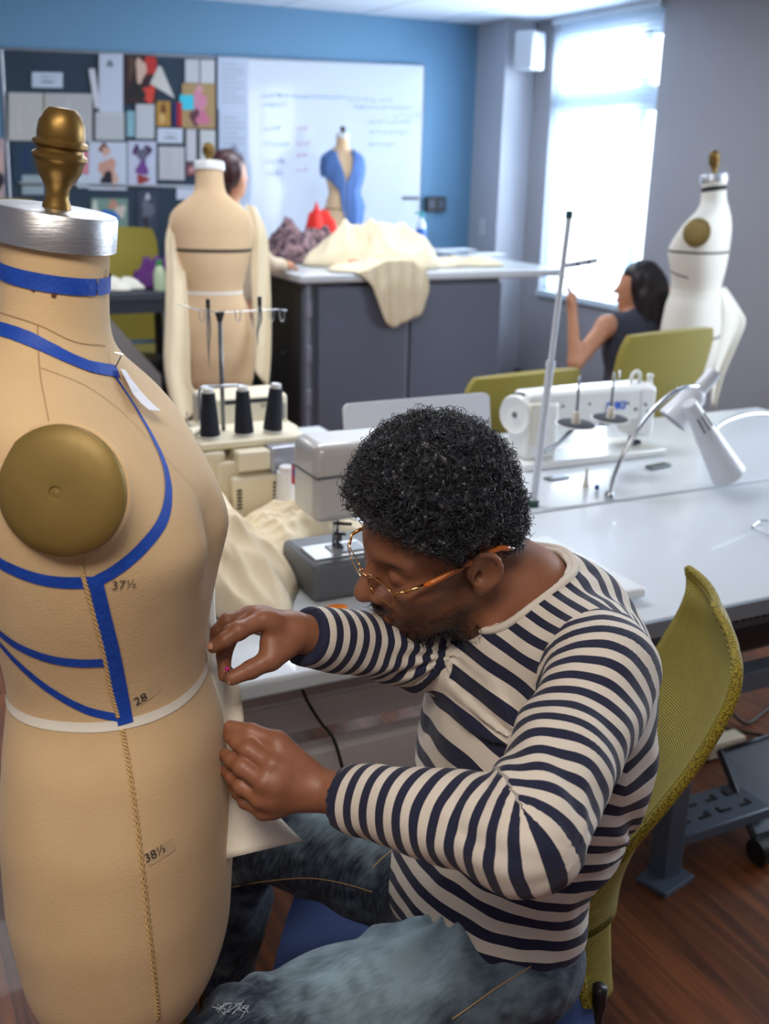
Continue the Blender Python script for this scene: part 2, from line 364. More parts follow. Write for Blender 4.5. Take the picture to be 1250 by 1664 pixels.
# whiteboard with faint marker writing
wb = thing('whiteboard', 'large white dry-erase board with faint notes, right of the pinboard', 'whiteboard', (3.2, WY, 1.06))
WB0, WB1, WBT, WBB = float(Yp(352, 200, WY)[0]), 3.97, 2.28, 1.05
WTL, WTR = Yp(352, 94, WY), Yp(686, 108, WY); WBL, WBR = A3(WTL[0], WY, WBB-.06), A3(WTR[0], WY, WBB)
MB().quadbox([WTL, WTR, WBR, WBL], (0, -.03, 0)).build('board_panel', mat('whiteboard_gloss', rgb(208, 216, 230), .22, coat=.3), wb)
f = MB(); 
for c, s_ in ((WTL, WTR), (WBL, WBR), (WTR, WBR)): f.tube([c-A3(0, .02, 0), s_-A3(0, .02, 0)], .012, 6)
f.build('frame', ALU, wb)
mk = {'c': mat('marker_cyan', rgb(140, 190, 226), .6), 'r': mat('marker_red', rgb(232, 160, 176), .6), 'b': mat('marker_blue', rgb(150, 180, 222), .6)}
for key, lines in {'c': [(427, 482, 155), (480, 560, 158), (565, 640, 162), (427, 465, 170), (640, 680, 188), (575, 670, 175), (430, 470, 235)], 'r': [(482, 500, 208), (482, 505, 233), (484, 500, 252), (483, 500, 275)], 'b': [(600, 670, 198), (430, 455, 208), (600, 665, 215), (432, 462, 262), (432, 460, 282), (600, 640, 235)]}.items():
    f = MB()
    for x0, x1, yy in lines:
        x = x0
        while x < x1:
            wd = random.uniform(6, 14); a = Yp(x, yy, WY-.032); b = Yp(min(x+wd, x1), yy, WY-.032); pts = [a+(b-a)*t/6+A3(0, 0, random.uniform(-.014, .014)) for t in range(7)]
            f.tube(pts, .0020, 4); x += wd+3
        f.build('marker_writing', mk[key], wb); f = MB()
MB().tube([Yp(655, 322, WY-.040), Yp(680, 322, WY-.040)], .009, 8).build('marker_pen', BLACK, None); setp(bpy.data.objects['marker_pen'], 'dark marker pen clipped at the lower right edge of the whiteboard', 'marker')

# ------------------------------------------------------------------ pinboard and what is pinned on it
pb = thing('pinboard', 'long dark slate fabric pinboard on the blue wall behind the forms', 'pinboard', (1.7, WY, 0.8))
SLATE = mat('slate_felt', rgb(52, 66, 82), .95, bump=(200, .2)); P0, P1 = Yp(2, 200, WY)[0], WB0
PTL, PTR = Yp(2, 80, WY), Yp(351, 94, WY)
MB().quadbox([PTL, PTR-A3(.004, 0, 0), A3(P1-.004, WY, .74), A3(P0, WY, .72)], (0, -.024, 0)).build('felt_panel', SLATE, pb)
f = MB().tube([PTL-A3(0, .014, 0), PTR-A3(.01, .014, 0)], .013, 6).tube([PTL-A3(0, .014, 0), A3(P0, WY-.014, .72)], .012, 6); q0, q1 = Yp(30, 298, WY-.03), Yp(340, 304, WY-.03); f.tube([q0, q1], .012, 6); f.build('frame', ALU, pb)
pb2 = MB().box((P0-.33, WY-.014, 1.45), (.55, .024, 1.5)).build('pinboard', mat('dark_felt', rgb(30, 32, 38), .95)); setp(pb2, 'second dark pinboard at the far left edge of the frame', 'pinboard')
BG = [0]
def pinned(px, col, label, cat='paper', name='pinned_paper', marks=(), lines=0, zz=None):
    """px: four photograph corners of a sheet; marks: (u,v,ru,rv,colour) blobs of the print"""
    BG[0] += 1; y = WY-.03-.0012*(BG[0] % 9)
    c = [Yp(a, b, y) for a, b in px]; ms = [mat('sheet_%d_%d_%d' % tuple(col), rgb(*col), .8)]; f = MB(); f.quadbox(c, (0, .001, 0))
    for i, (u, v, ru, rv, mc) in enumerate(marks):
        k = 'print_%d_%d_%d' % tuple(mc); mm = mat(k, rgb(*mc), .7)
        if mm not in ms: ms.append(mm)
        pts = []
        for q in range(12):
            a = 2*pi*q/12; r = 1+.25*sin(3*a+i*2); uu = min(max(u+ru*r*cos(a), 0.01), .99); vv = min(max(v+rv*r*sin(a), .01), .99)
            pts.append((1-vv)*((1-uu)*c[0]+uu*c[1])+vv*((1-uu)*c[3]+uu*c[2])+A3(0, -.0006-.0002*i, 0))
        f.add(pts, [tuple(range(12))], ms.index(mm))
    for k in range(lines):
        mm = mat('print_grey', rgb(168, 176, 190), .7)
        if mm not in ms: ms.append(mm)
        v = .12+.8*k/lines; e = .75 if k % 3 else .5
        q = [(1-vv)*((1-uu)*c[0]+uu*c[1])+vv*((1-uu)*c[3]+uu*c[2])+A3(0, -.0006, 0) for uu, vv in ((.12, v), (.12+e, v), (.12+e, v+.25/lines), (.12, v+.25/lines))]
        f.add(q, [(0, 1, 2, 3)], ms.index(mm))
    o = f.build(name, ms); setp(o, label, cat, 'sheets and swatches pinned on the boards'); return o
def rc(x0, y0, x1, y1, k=.02, s=0): return [(x0+s*(y1-y0)*0, y0), (x1, y0+k*(x1-x0)), (x1+s, y1+k*(x1-x0)), (x0+s, y1)]
W_ = (204, 208, 218); MUS = (188, 188, 186)
pinned(rc(52, 117, 102, 142), (196, 206, 226), 'small white notice with two lines alone on the upper left dark felt', marks=[(.5, .62, .25, .06, (60, 70, 90)), (.5, .3, .3, .04, (120, 130, 150))])
pinned(rc(14, 150, 70, 228), MUS, 'grey-white swatch, left half of the wide pair behind the brass finial', 'fabric swatch', 'fabric_swatch', marks=[(.3, .5, .02, .4, (206, 202, 190))])
pinned(rc(72, 151, 150, 230), (180, 181, 184), 'larger grey swatch, right half of the wide pair behind the brass finial', 'fabric swatch', 'fabric_swatch', marks=[(.02, .5, .03, .45, (200, 186, 150)), (.5, .4, .02, .35, (196, 196, 198))])
pinned([(144, 112), (154, 111), (164, 176), (154, 176)], W_, 'narrow slanted white strip right of the notice', 'paper strip', 'paper_strip')
pinned(rc(161, 87, 200, 182), (196, 204, 222), 'tall white sheet with a small dark emblem near its top', marks=[(.45, .17, .14, .06, (110, 118, 134))])
pinned(rc(155, 182, 202, 227), (186, 190, 194), 'square grey-white swatch beneath the tall emblem sheet', 'fabric swatch', 'fabric_swatch', marks=[(.5, .1, .4, .02, (206, 208, 212))])
pinned(rc(202, 90, 255, 168), (52, 34, 38), 'collage photo of a pale face with bright red hair', 'photo', 'pinned_photo', marks=[(.8, .2, .3, .22, (186, 44, 40)), (.5, .3, .16, .26, (208, 176, 160)), (.75, .8, .2, .2, (206, 62, 50)), (.35, .75, .3, .16, (24, 20, 24)), (.2, .2, .1, .3, (84, 62, 48))])
pinned([(258, 106), (263, 110), (284, 160), (244, 136)], (206, 204, 200), 'pale triangular paper tilted beside the red haired photo', 'paper', 'folded_paper')
pinned(rc(301, 96, 324, 134), (196, 198, 204), 'pale swatch at the board top, left one of two above the pink dress photo', 'fabric swatch', 'fabric_swatch')
pinned(rc(326, 97, 349, 135), (200, 202, 208), 'pale swatch at the board top, right one of two above the pink dress photo', 'fabric swatch', 'fabric_swatch')
pinned(rc(296, 135, 350, 208), (172, 142, 100), 'photo of a figure in a pink dress on a tan ground', 'photo', 'pinned_photo', marks=[(.52, .12, .1, .09, (206, 150, 160)), (.52, .42, .2, .26, (204, 132, 160)), (.38, .75, .14, .2, (92, 52, 66)), (.62, .78, .2, .16, (196, 110, 140))])
pinned(rc(292, 154, 315, 178), (64, 196, 220), 'turquoise sticky note stuck over the pink dress photo', 'sticky note', 'sticky_note')
pinned(rc(206, 180, 219, 222), (132, 178, 190), 'narrow light teal swatch strip below the red haired photo', 'fabric swatch', 'fabric_swatch')
pinned(rc(221, 169, 251, 225), (190, 194, 200), 'pale upright swatch between the teal strip and the tan photo', 'fabric swatch', 'fabric_swatch', marks=[(.5, .5, .02, .4, (206, 210, 214))])
pinned(rc(254, 164, 277, 205), (176, 134, 64), 'small photo in ochre and brown left of the dark red strip', 'photo', 'pinned_photo', marks=[(.5, .3, .2, .2, (110, 66, 30)), (.4, .7, .2, .2, (206, 172, 110))])
pinned(rc(280, 166, 288, 205), (40, 40, 92), 'thin navy strip next to the red strip', 'paper strip', 'paper_strip')
pinned(rc(288, 166, 296, 205), (176, 32, 50), 'thin crimson strip touching the pink dress photo', 'paper strip', 'paper_strip')
pinned(rc(256, 208, 297, 232), (200, 208, 224), 'white caption card with two dark lines below the ochre photo', 'card', 'caption_card', marks=[(.5, .65, .3, .06, (90, 100, 120)), (.5, .35, .25, .04, (140, 150, 166))])
pinned(rc(303, 210, 319, 262), (194, 196, 202), 'narrow pale swatch under the pink dress photo', 'fabric swatch', 'fabric_swatch')
pinned(rc(325, 211, 350, 262), (196, 198, 200), 'pale two-piece swatch just above the wooden knob of the middle form', 'fabric swatch', 'fabric_swatch', marks=[(.5, .45, .45, .02, (120, 128, 140))])
pinned(rc(144, 230, 206, 308), (196, 204, 222), 'photo of a woman in a black strapless dress', 'photo', 'pinned_photo', marks=[(.4, .13, .13, .1, (110, 62, 44)), (.45, .2, .1, .1, (208, 164, 146)), (.5, .58, .22, .26, (198, 150, 134)), (.5, .78, .18, .16, (28, 24, 44)), (.68, .78, .08, .2, (206, 168, 150))])
pinned(rc(208, 229, 254, 303), (192, 198, 220), 'photo of a dress in purple and black', 'photo', 'pinned_photo', marks=[(.3, .2, .14, .12, (70, 34, 90)), (.7, .2, .14, .12, (66, 36, 84)), (.5, .3, .2, .16, (96, 96, 120)), (.5, .6, .22, .16, (112, 60, 140)), (.5, .84, .22, .1, (150, 50, 50))])
pinned(rc(258, 238, 300, 292), (190, 190, 196), 'pale double swatch with a centre fold, right of the purple dress photo', 'fabric swatch', 'fabric_swatch', marks=[(.38, .5, .015, .46, (170, 168, 170)), (.66, .4, .012, .36, (206, 206, 208))])
pinned(rc(303, 266, 325, 286), (120, 76, 84), 'tiny photo in brown and pink left of the wooden knob', 'photo', 'pinned_photo', marks=[(.4, .5, .24, .24, (196, 140, 140))])
pinned(rc(125, 245, 143, 282), (214, 128, 146), 'pink swatch peeking out right of the brass finial', 'fabric swatch', 'fabric_swatch')
pinned(rc(125, 283, 144, 305), (190, 202, 216), 'white sheet scrap below the pink swatch', 'paper')
pinned(rc(22, 232, 54, 300), (36, 62, 84), 'dark blue-green photo left of the brass finial', 'photo', 'pinned_photo', marks=[(.6, .4, .24, .3, (22, 50, 92))])
pinned(rc(36, 284, 72, 316), (150, 166, 176), 'pale grey swatch low at left of the finial', 'fabric swatch', 'fabric_swatch')
pinned(rc(148, 322, 208, 372), (120, 150, 140), 'photo of a model with a bright blue ruffle, below the strapless dress photo', 'photo', 'pinned_photo', marks=[(.6, .2, .14, .16, (190, 140, 120)), (.5, .6, .26, .24, (34, 110, 190)), (.8, .4, .14, .2, (206, 196, 184)), (.1, .4, .1, .3, (204, 208, 200))])
pinned(rc(224, 312, 256, 372), (62, 70, 88), 'dim photo of a grey figure low on the board', 'photo', 'pinned_photo', marks=[(.5, .12, .12, .1, (186, 190, 204)), (.5, .5, .3, .3, (100, 104, 120)), (.4, .8, .16, .16, (40, 40, 56))])
pinned(rc(287, 306, 320, 324), (202, 208, 224), 'white sheet corner showing left of the middle form', 'paper')
pinned(rc(354, 93, 403, 178), (192, 202, 224), 'upper of the two long printed sheets at the board edge', lines=9)
pinned(rc(356, 180, 404, 262), (188, 200, 222), 'lower of the two long printed sheets at the board edge', lines=8, marks=[(.5, .75, .14, .1, (160, 172, 196))])
pinned(rc(358, 264, 408, 330), (190, 202, 224), 'white sheet behind the dark-haired person at the board edge')
pinned(rc(-14, 225, 8, 330), (180, 160, 166), 'portrait photo in pale pink at the left edge of the frame', 'photo', 'pinned_photo', marks=[(.5, .35, .3, .2, (206, 170, 160)), (.5, .65, .4, .18, (40, 38, 48))])
pinned(rc(-60, 335, 9, 372), (196, 68, 36), 'orange-red sheet at the left edge below the portrait photo')
# ------------------------------------------------------------------ dress forms
PROF = np.array([  # z, front, back, half width, tilt
 (-.412, .104, .074, .134, 0), (-.39, .115, .090, .148, 0), (-.355, .123, .102, .159, 0), (-.26, .129, .115, .167, 0), (-.155, .129, .116, .160, 0), (-.065, .121, .107, .141, 0),
 (-.02, .109, .102, .124, 0), (0, .105, .100, .120, 0), (.02, .106, .101, .122, 0), (.055, .110, .105, .130, 0), (.11, .121, .111, .146, 0), (.166, .137, .113, .158, 0), (.210, .119, .112, .164, .02),
 (.255, .093, .112, .166, .08), (.290, .071, .106, .160, .15), (.312, .053, .101, .146, .20), (.332, .038, .096, .116, .26), (.352, .027, .091, .080, .27), (.375, .020, .085, .060, .22), (.42, .022, .081, .054, .17), (.467, .026, .080, .053, .14)])
def form_pt(a, z, sc=1.0, waist=1.0, bust=1.0):
    p = [np.interp(z, PROF[:, 0], PROF[:, i]) for i in range(1, 5)]
    f, b, w_, t = p; c, s_ = cos(a), sin(a); k = min(max((z-.28)/.09, 0), 1); e = 2/(2.25-.25*k)
    x = (f if c > 0 else b)*abs(c)**e*(1 if c > 0 else -1); y = w_*abs(s_)**e*(1 if s_ > 0 else -1)
    x = x*(1-k)+k*((f-b)/2+(f+b)/2*c)
    if c > 0 and .05 < z < .27: x -= bust*.016*np.exp(-(y/.028)**2)*np.exp(-((z-.168)/.045)**2)
    return A3(x, y, z-t*x)*sc
def sm_prof():
    zs = np.concatenate([np.linspace(-.412, -.365, 8), np.linspace(-.355, .467, 92)]); return zs
# smooth the profile with a Catmull-Rom resample so that no creases show
_z = np.linspace(-.412, .467, 184); _pr = np.stack([np.interp(_z, PROF[:, 0], PROF[:, i]) for i in range(5)], 1)
for _ in range(10):
    _q = _pr.copy(); _q[1:-1, 1:] = .25*_pr[:-2, 1:]+.5*_pr[1:-1, 1:]+.25*_pr[2:, 1:]; _pr = _q
PROF = _pr; PROF[:, 0] = _z
def dress_form(label, base, head, waistz, sc, fabric, cap_m, fin_m, detail=True, plates=True, group=None, lines=None, name='dress_form', stand=True, fin_h=1.0, foot=0.0):
    """base (x,y); head = heading angle of the front"""
    R = rotz(head); O = A3(base[0], base[1], waistz)
    T = lambda p: O+R@(np.asarray(p)*sc)
    root = thing(name, label, 'dress form', (base[0], base[1], foot), group)
    zs = sm_prof(); N = 72; rg = []
    for k in (.55, .8, .93): rg.append([T(form_pt(2*pi*j/N, -.412)*A3(k, k, 1)-A3(0, 0, .022*(1-(k-.5)*1.9)**.5)) for j in range(N)])
    for z in zs: rg.append([T(form_pt(2*pi*j/N, z)) for j in range(N)])
    mb = MB().rings(rg); V = np.concatenate(mb.v); F = [f for f in mb.f if len(f) == 4]
    bvh = BVHTree.FromPolygons(V.tolist(), F)
    torso = mb.build('torso', fabric, root, smooth='auto', angle=60)
    # neck cap: tilted disc with rounded rim
    cx = -.027; r = .0575; ax = R@nrm((.14, 0, 1)); ct = T((cx, 0, .463-.14*cx))
    MB().lathe([(0, -.004*sc), (r*sc, -.004*sc), (r*1.04*sc, -.004*sc), (r*1.04*sc, .006*sc), (r*1.03*sc, .027*sc), (r*1.0*sc, .0295*sc), (r*.93*sc, .0305*sc), (0, .031*sc)], ct, ax, 48).build('neck_cap', cap_m, root, smooth='auto')
    h = .029*sc
    fp = [(0, 0), (.014, 0), (.0135, .006), (.011, .012), (.0115, .02), (.0155, .028), (.021, .037), (.023, .044), (.0235, .047), (.0262, .05), (.0262, .053), (.0225, .056), (.0222, .059), (.0262, .062), (.0262, .0655), (.0225, .068), (.0228, .072), (.0215, .083), (.017, .092), (.0125, .0965), (0, .0975)]
    MB().lathe([(a*sc, b*sc*fin_h) for a, b in fp], ct+ax*h, ax, 32).build('finial', fin_m, root, smooth='auto', )
    if plates:
        for sd in (-1, 1):
            hit = bvh.ray_cast(Vector(T((.03 if sd < 0 else -.03, sd*.5, .258))), Vector(R@A3(0, -sd, 0)))
            c = np.array(hit[0]); n = nrm(R@A3(0, sd*1, .17)); c = c-n*.006*sc
            MB().lathe([(.0, 0), (.0625*sc, 0), (.0635*sc, .005*sc), (.0605*sc, .0065*sc), (0, .0075*sc)], c-n*.004*sc, n, 48).build('plate_rim', fabric, root, smooth=True)
            prof = [(0.0605, .003), (.060, .0085), (.056, .0125), (.046, .0165), (.03, .0195), (.012, .0205), (.0062, .0200), (.0055, .0185), (.0035, .0185), (0, .0195)]
            MB().lathe([(a*sc, b*sc) for a, b in prof], c, n, 56).build('arm_plate', GOLDP, root, smooth='auto')
    if stand:
        # cage of wires under the form, pole and wheeled base
        p0 = T((0, 0, -.40))
        MB().cyl((base[0], base[1], foot+.1*sc), p0, .013*sc).build('pole', DARKM, root, smooth=True)
        f = MB()
        for k in range(14):
            a = 2*pi*k/14; q = form_pt(a, -.405)
            f.tube(spline([T(q*A3(.88, .88, 1)), T(q*A3(.8, .8, 1)-A3(0, 0, .1)), T(q*A3(.45, .45, 1)-A3(0, 0, .2)), T((0, 0, -.66))], 7), .0028*sc, 6)
        f.build('wire_cage', BRASS, root, smooth=True)
        if foot == 0:
            for k in range(4):
                a = head+pi/4+k*pi/2; d = A3(cos(a), sin(a), 0); leg = MB().tube([A3(base[0], base[1], .13), A3(base[0], base[1], .10)+d*.12, A3(base[0], base[1], .06)+d*.27], [.018, .014, .011], 8).build('leg', DARKM, root, smooth=True)
                MB().cyl(A3(base[0], base[1], .03)+d*.28-np.cross(d, A3(0, 0, 1))*.012, A3(base[0], base[1], .03)+d*.28+np.cross(d, A3(0, 0, 1))*.012, .028, n=16).build('wheel', BLACK, leg, smooth='auto')
        else: MB().lathe([(0, 0), (.1*sc, 0), (.1*sc, .02), (.02, .035), (0, .035)], (base[0], base[1], foot), (0, 0, 1)).build('base', DARKM, root, smooth='auto')
    return dict(root=root, torso=torso, bvh=bvh, T=T, R=R, O=O, sc=sc)
def snap(bvh, p, off):
    h = bvh.find_nearest(Vector(p)); n = np.array(h[1]); 
    return np.array(h[0])+n*off, n
def cast(bvh, px, py):
    d = nrm(ray(px, py)); h = bvh.ray_cast(Vector(CAM), Vector(d))
    return (np.array(h[0]), np.array(h[1])) if h[0] is not None else (None, None)
def strip(form, pts, width, m, name='tape', off=.0009, parent=None, rough=0.0, closed=False, label=None):
    """ribbon lying on the surface along world points"""
    pts = np.asarray(pts); bvh = form['bvh']; n = len(pts); G = []
    ws = width if hasattr(width, '__len__') else [width]*n
    for i in range(n):
        t = nrm(pts[(i+1) % n if closed else min(i+1, n-1)]-pts[(i-1) % n if closed else max(i-1, 0)]); p, nn = snap(bvh, pts[i], off)
        if nn@(p-form['O']) < 0: nn = -nn
        s_ = nrm(np.cross(t, nn)); row = []
        for k in (-1, -.5, 0, .5, 1):
            q, n2 = snap(bvh, p+s_*ws[i]/2*(k+rough*(random.random()-.5)), off+(rough*.0012*random.random() if rough else 0)); row.append(q)
        G.append(row)
    if closed: G.append(G[0])
    o = MB().grid(G).build(name, m, parent or form['root'], smooth=True)
    if label: o['label'] = label
    return o
def px_strip(form, pix, width, m, name='tape', n=None, rough=0.0, **kw):
    pp = spline([(a, b, 0) for a, b in pix], n or 8*len(pix)); pts = []
    for p in pp:
        h, _ = cast(form['bvh'], p[0], p[1])
        if h is not None: pts.append(h)
    if hasattr(width, '__len__'): width = np.interp(np.linspace(0, 1, len(pts)), np.linspace(0, 1, len(width)), width)
    return strip(form, pts, width, m, name, rough=rough, **kw)
def ring_strip(form, fn, width, m, name='tape', a0=0, a1=2*pi, n=72, rough=0.0, **kw):
    """fn(angle)->height z in form units; ribbon round the body"""
    T = form['T']; cl = abs(a1-a0-2*pi) < 1e-3
    aa = np.linspace(a0, a1, n, endpoint=not cl); pts = [T(form_pt(a, fn(a))) for a in aa]
    return strip(form, pts, width, m, name, rough=rough, closed=cl, **kw)
def text_on(form, px, py, txt, size, m, name, ang=0.0, parent=None, off=.0012):
    h, n = cast(form['bvh'], px, py); 
    if n@(-ray(px, py)) < 0: n = -n
    up = nrm(A3(0, 0, 1)-n*n[2]); rt = np.cross(up, n); c, s_ = cos(ang), sin(ang); rt, up = rt*c+up*s_, up*c-rt*s_
    v, f = text_mesh(txt, size); pts = [snap(form['bvh'], h+rt*a[0]+up*a[1], off)[0] for a in v]
    return MB().add(pts, f).build(name, m, parent or form['root'])
def patch_on(form, px, py, sx, sy, m, name, ang=0.0, off=.0006):
    h, n = cast(form['bvh'], px, py)
    if n@(-ray(px, py)) < 0: n = -n
    up = nrm(A3(0, 0, 1)-n*n[2]); rt = np.cross(up, n); c, s_ = cos(ang), sin(ang); rt, up = rt*c+up*s_, up*c-rt*s_
    return MB().grid([[snap(form['bvh'], h+rt*a*sx/2+up*b*sy/2, off)[0] for b in np.linspace(-1, 1, 5)] for a in np.linspace(-1, 1, 7)]).build(name, m, form['root'], smooth=True)

HEAD = -YAW-radians(6)
A_ = W(178, 1130, 1.207)
near = dress_form('large tan linen dress form with blue style tape in the left foreground', (A_[0], A_[1]), HEAD, 1.055, 1.0, LINEN, ALU, BRASS, fin_h=.98)
# blue tape: neck band and neckline ring go all the way round, the rest follow the body
ring_strip(near, lambda a: .428, .0165, BTAPE, 'neck_tape', rough=.02, n=120, a0=2.2, a1=2.2+2*pi, off=.0016)
px_strip(near, [(-12, 530), (40, 548), (90, 572), (140, 594), (190, 604)], [.013, .014, .013, .0125, .013], BTAPE, 'neckline_tape', rough=.06, n=40, off=.0015)
px_strip(near, [(181, 604), (215, 655), (248, 712), (268, 760), (273, 806), (262, 850), (228, 893), (190, 925), (155, 945)], [.004, .0055, .009, .012, .012, .012], BTAPE, 'front_tape', rough=.03, n=70)
px_strip(near, [(-10, 905), (10, 920), (55, 938), (100, 946), (152, 946)], .0125, BTAPE, 'bust_tape', rough=.03, n=30)
px_strip(near, [(154, 938), (168, 1000), (182, 1060), (194, 1120), (204, 1176)], [.013, .0145, .0155, .016], BTAPE, 'side_tape', rough=.02, n=40, off=.0014)
px_strip(near, [(-8, 1022), (30, 1050), (80, 1070), (130, 1077), (178, 1076)], .0105, BTAPE, 'underbust_tape', rough=.02, n=30)
px_strip(near, [(-8, 1036), (30, 1078), (80, 1120), (140, 1153), (202, 1168)], .009, BTAPE, 'ribcage_tape', rough=.02, n=36)
ring_strip(near, lambda a: -.004, .011, WTAPE, 'waist_tape', n=90, off=.0008, a0=2.2, a1=2.2+2*pi)
# seams
def cord(form, pix, name='side_seam', r=.0013, m=CORD, tw=.0016, n=110):
    pp = spline([(a, b, 0) for a, b in pix], n); f = MB(); pts = []; nn = []
    for p in pp:
        h, q = cast(form['bvh'], p[0], p[1])
        if h is not None: pts.append(h); nn.append(q if q@(CAM-h) > 0 else -q)
    for ph in (0, pi):
        line = []
        for i, p in enumerate(pts):
            t = nrm(pts[min(i+1, len(pts)-1)]-pts[max(i-1, 0)]); s_ = np.cross(t, nn[i]); a = i*1.15+ph; line.append(p+nn[i]*(.0008+tw*.4*sin(a))+s_*tw*cos(a))
        f.tube(line, r, 5)
    return f.build(name, m, form['root'], smooth=True)
cord(near, [(128, 893), (134, 930), (150, 990), (168, 1060), (180, 1120), (192, 1166)], 'underarm_seam', tw=.0014)
cord(near, [(198, 1184), (208, 1240), (220, 1320), (232, 1420), (243, 1520), (252, 1600), (257, 1655)], 'hip_seam', tw=.0019, n=150)
SEAM = mat('pencil_line', rgb(168, 140, 104), .9)
px_strip(near, [(-8, 505), (60, 527), (120, 555), (170, 562)], .0009, SEAM, 'neck_seam', n=30)
px_strip(near, [(61, 527), (64, 600), (72, 650), (80, 690)], .0012, SEAM, 'shoulder_seam', n=24)
px_strip(near, [(66, 598), (140, 628), (200, 672), (260, 735), (320, 800)], .0006, SEAM, 'princess_seam', n=40)
for a, b in ((57, 465), (90, 475)): px_strip(near, [(a, b-2), (a-4, b+8)], .004, mat('old_mark_brown', rgb(88, 58, 34), .9), 'staple_mark', n=4, off=.0013)
text_on(near, 202, 950, '37½', .0135, INK, 'bust_size', radians(-4)); text_on(near, 228, 1136, '28', .0145, mat('ink_dark', rgb(44, 40, 44), .9), 'waist_size', radians(18))
patch_on(near, 262, 1384, .034, .016, mat('size_patch2', rgb(196, 170, 136), .9), 'size_patch', radians(8)); text_on(near, 252, 1386, '38½', .014, mat('ink_dark', (0, 0, 0)), 'hip_size', radians(10), off=.0014)
patch_on(near, 238, 1130, .034, .014, mat('size_patch3', rgb(204, 178, 142), .9), 'size_patch', radians(20), off=.0004)
px_strip(near, [(171, 438), (170, 452)], .0012, INK, 'neck_tick', n=4); px_strip(near, [(176, 438), (175, 453)], .0012, INK, 'neck_tick', n=4)
# the rest of the bust lines on the far side of the form
ring_strip(near, lambda a: .205-.02*abs(sin(a)), .012, BTAPE, 'back_tape', a0=pi*.62, a1=pi*1.3, n=30)
# T pin and paper slip at the neck base
h, n_ = cast(near['bvh'], 186, 600)
pn = thing('t_pin', 'small steel T-pin stuck at the neckline of the near form', 'pin', h)
p1 = W(197, 578, float((h-CAM)@Fw))
MB().tube([h, p1+A3(0, 0, .0)], .0007, 6).build('shaft', CHROME, pn); MB().tube([W(187, 573, (p1-CAM)@Fw), W(200, 576, (p1-CAM)@Fw)], .0009, 6).build('pin_head', CHROME, pn)
D_ = float((h-CAM)@Fw)
G = [[W(a, b, D_-.004), W(c, d, D_+.022)] for a, b, c, d in ((196, 599, 204, 601), (206, 618, 215, 618), (217, 640, 228, 634), (230, 655, 242, 650), (243, 666, 262, 668))]
o = MB().grid(G, thick=.0004).build('paper_slip', mat('slip_white', rgb(226, 228, 240), .8)); setp(o, 'narrow white paper slip pinned at the neckline of the near form', 'paper')
# ------------------------------------------------------------------ the man pinning the form
def skin_mat(name, c1, c2, dark=None):
    m = mat(name, c1, .46, noise=(38, c2, .35), bump=(420, .12), spec=.45); b = m.node_tree.nodes['Principled BSDF']
    b.inputs['Subsurface Weight'].default_value = .08; b.inputs['Subsurface Radius'].default_value = (.012, .005, .003); b.inputs['Subsurface Scale'].default_value = .3
    if dark is not None:
        nt = m.node_tree; src = b.inputs['Base Color'].links[0].from_socket; at = nt.nodes.new('ShaderNodeAttribute'); at.attribute_name = 'stubble'
        mx = nt.nodes.new('ShaderNodeMix'); mx.data_type = 'RGBA'; nt.links.new(at.outputs['Fac'], mx.inputs['Factor']); nt.links.new(src, mx.inputs[6]); mx.inputs[7].default_value = (*dark, 1)
        nt.links.new(mx.outputs[2], b.inputs['Base Color'])
    return m
SKINM = skin_mat('skin_brown', rgb(152, 102, 78), rgb(130, 84, 62), rgb(44, 27, 22))
HO = A3(.632, 1.084, 1.158)                                  # between the ears
hf = Rr*-.88+Ur*-.41+(-Fw)*.29; hf = nrm(hf); hl = nrm(Rr*.46-Ur*.47-Fw*.74); hl = nrm(hl-hf*(hl@hf)); hu = np.cross(hf, hl)
HB = np.stack([hf, hl, hu], 1)                               # columns: forward, left, up
def HL(f, l, u): return HO+HB@A3(f, l, u)
S_L = A3(.742, .885, 1.045); E_L = A3(.545, .742, .970); W_L = W(530, 1289, 1.205)
S_R = A3(.740, 1.235, 1.030); E_R = W(683, 1060, 1.42); W_R = W(488, 1031, 1.265)
NB = A3(.745, 1.060, 1.075)
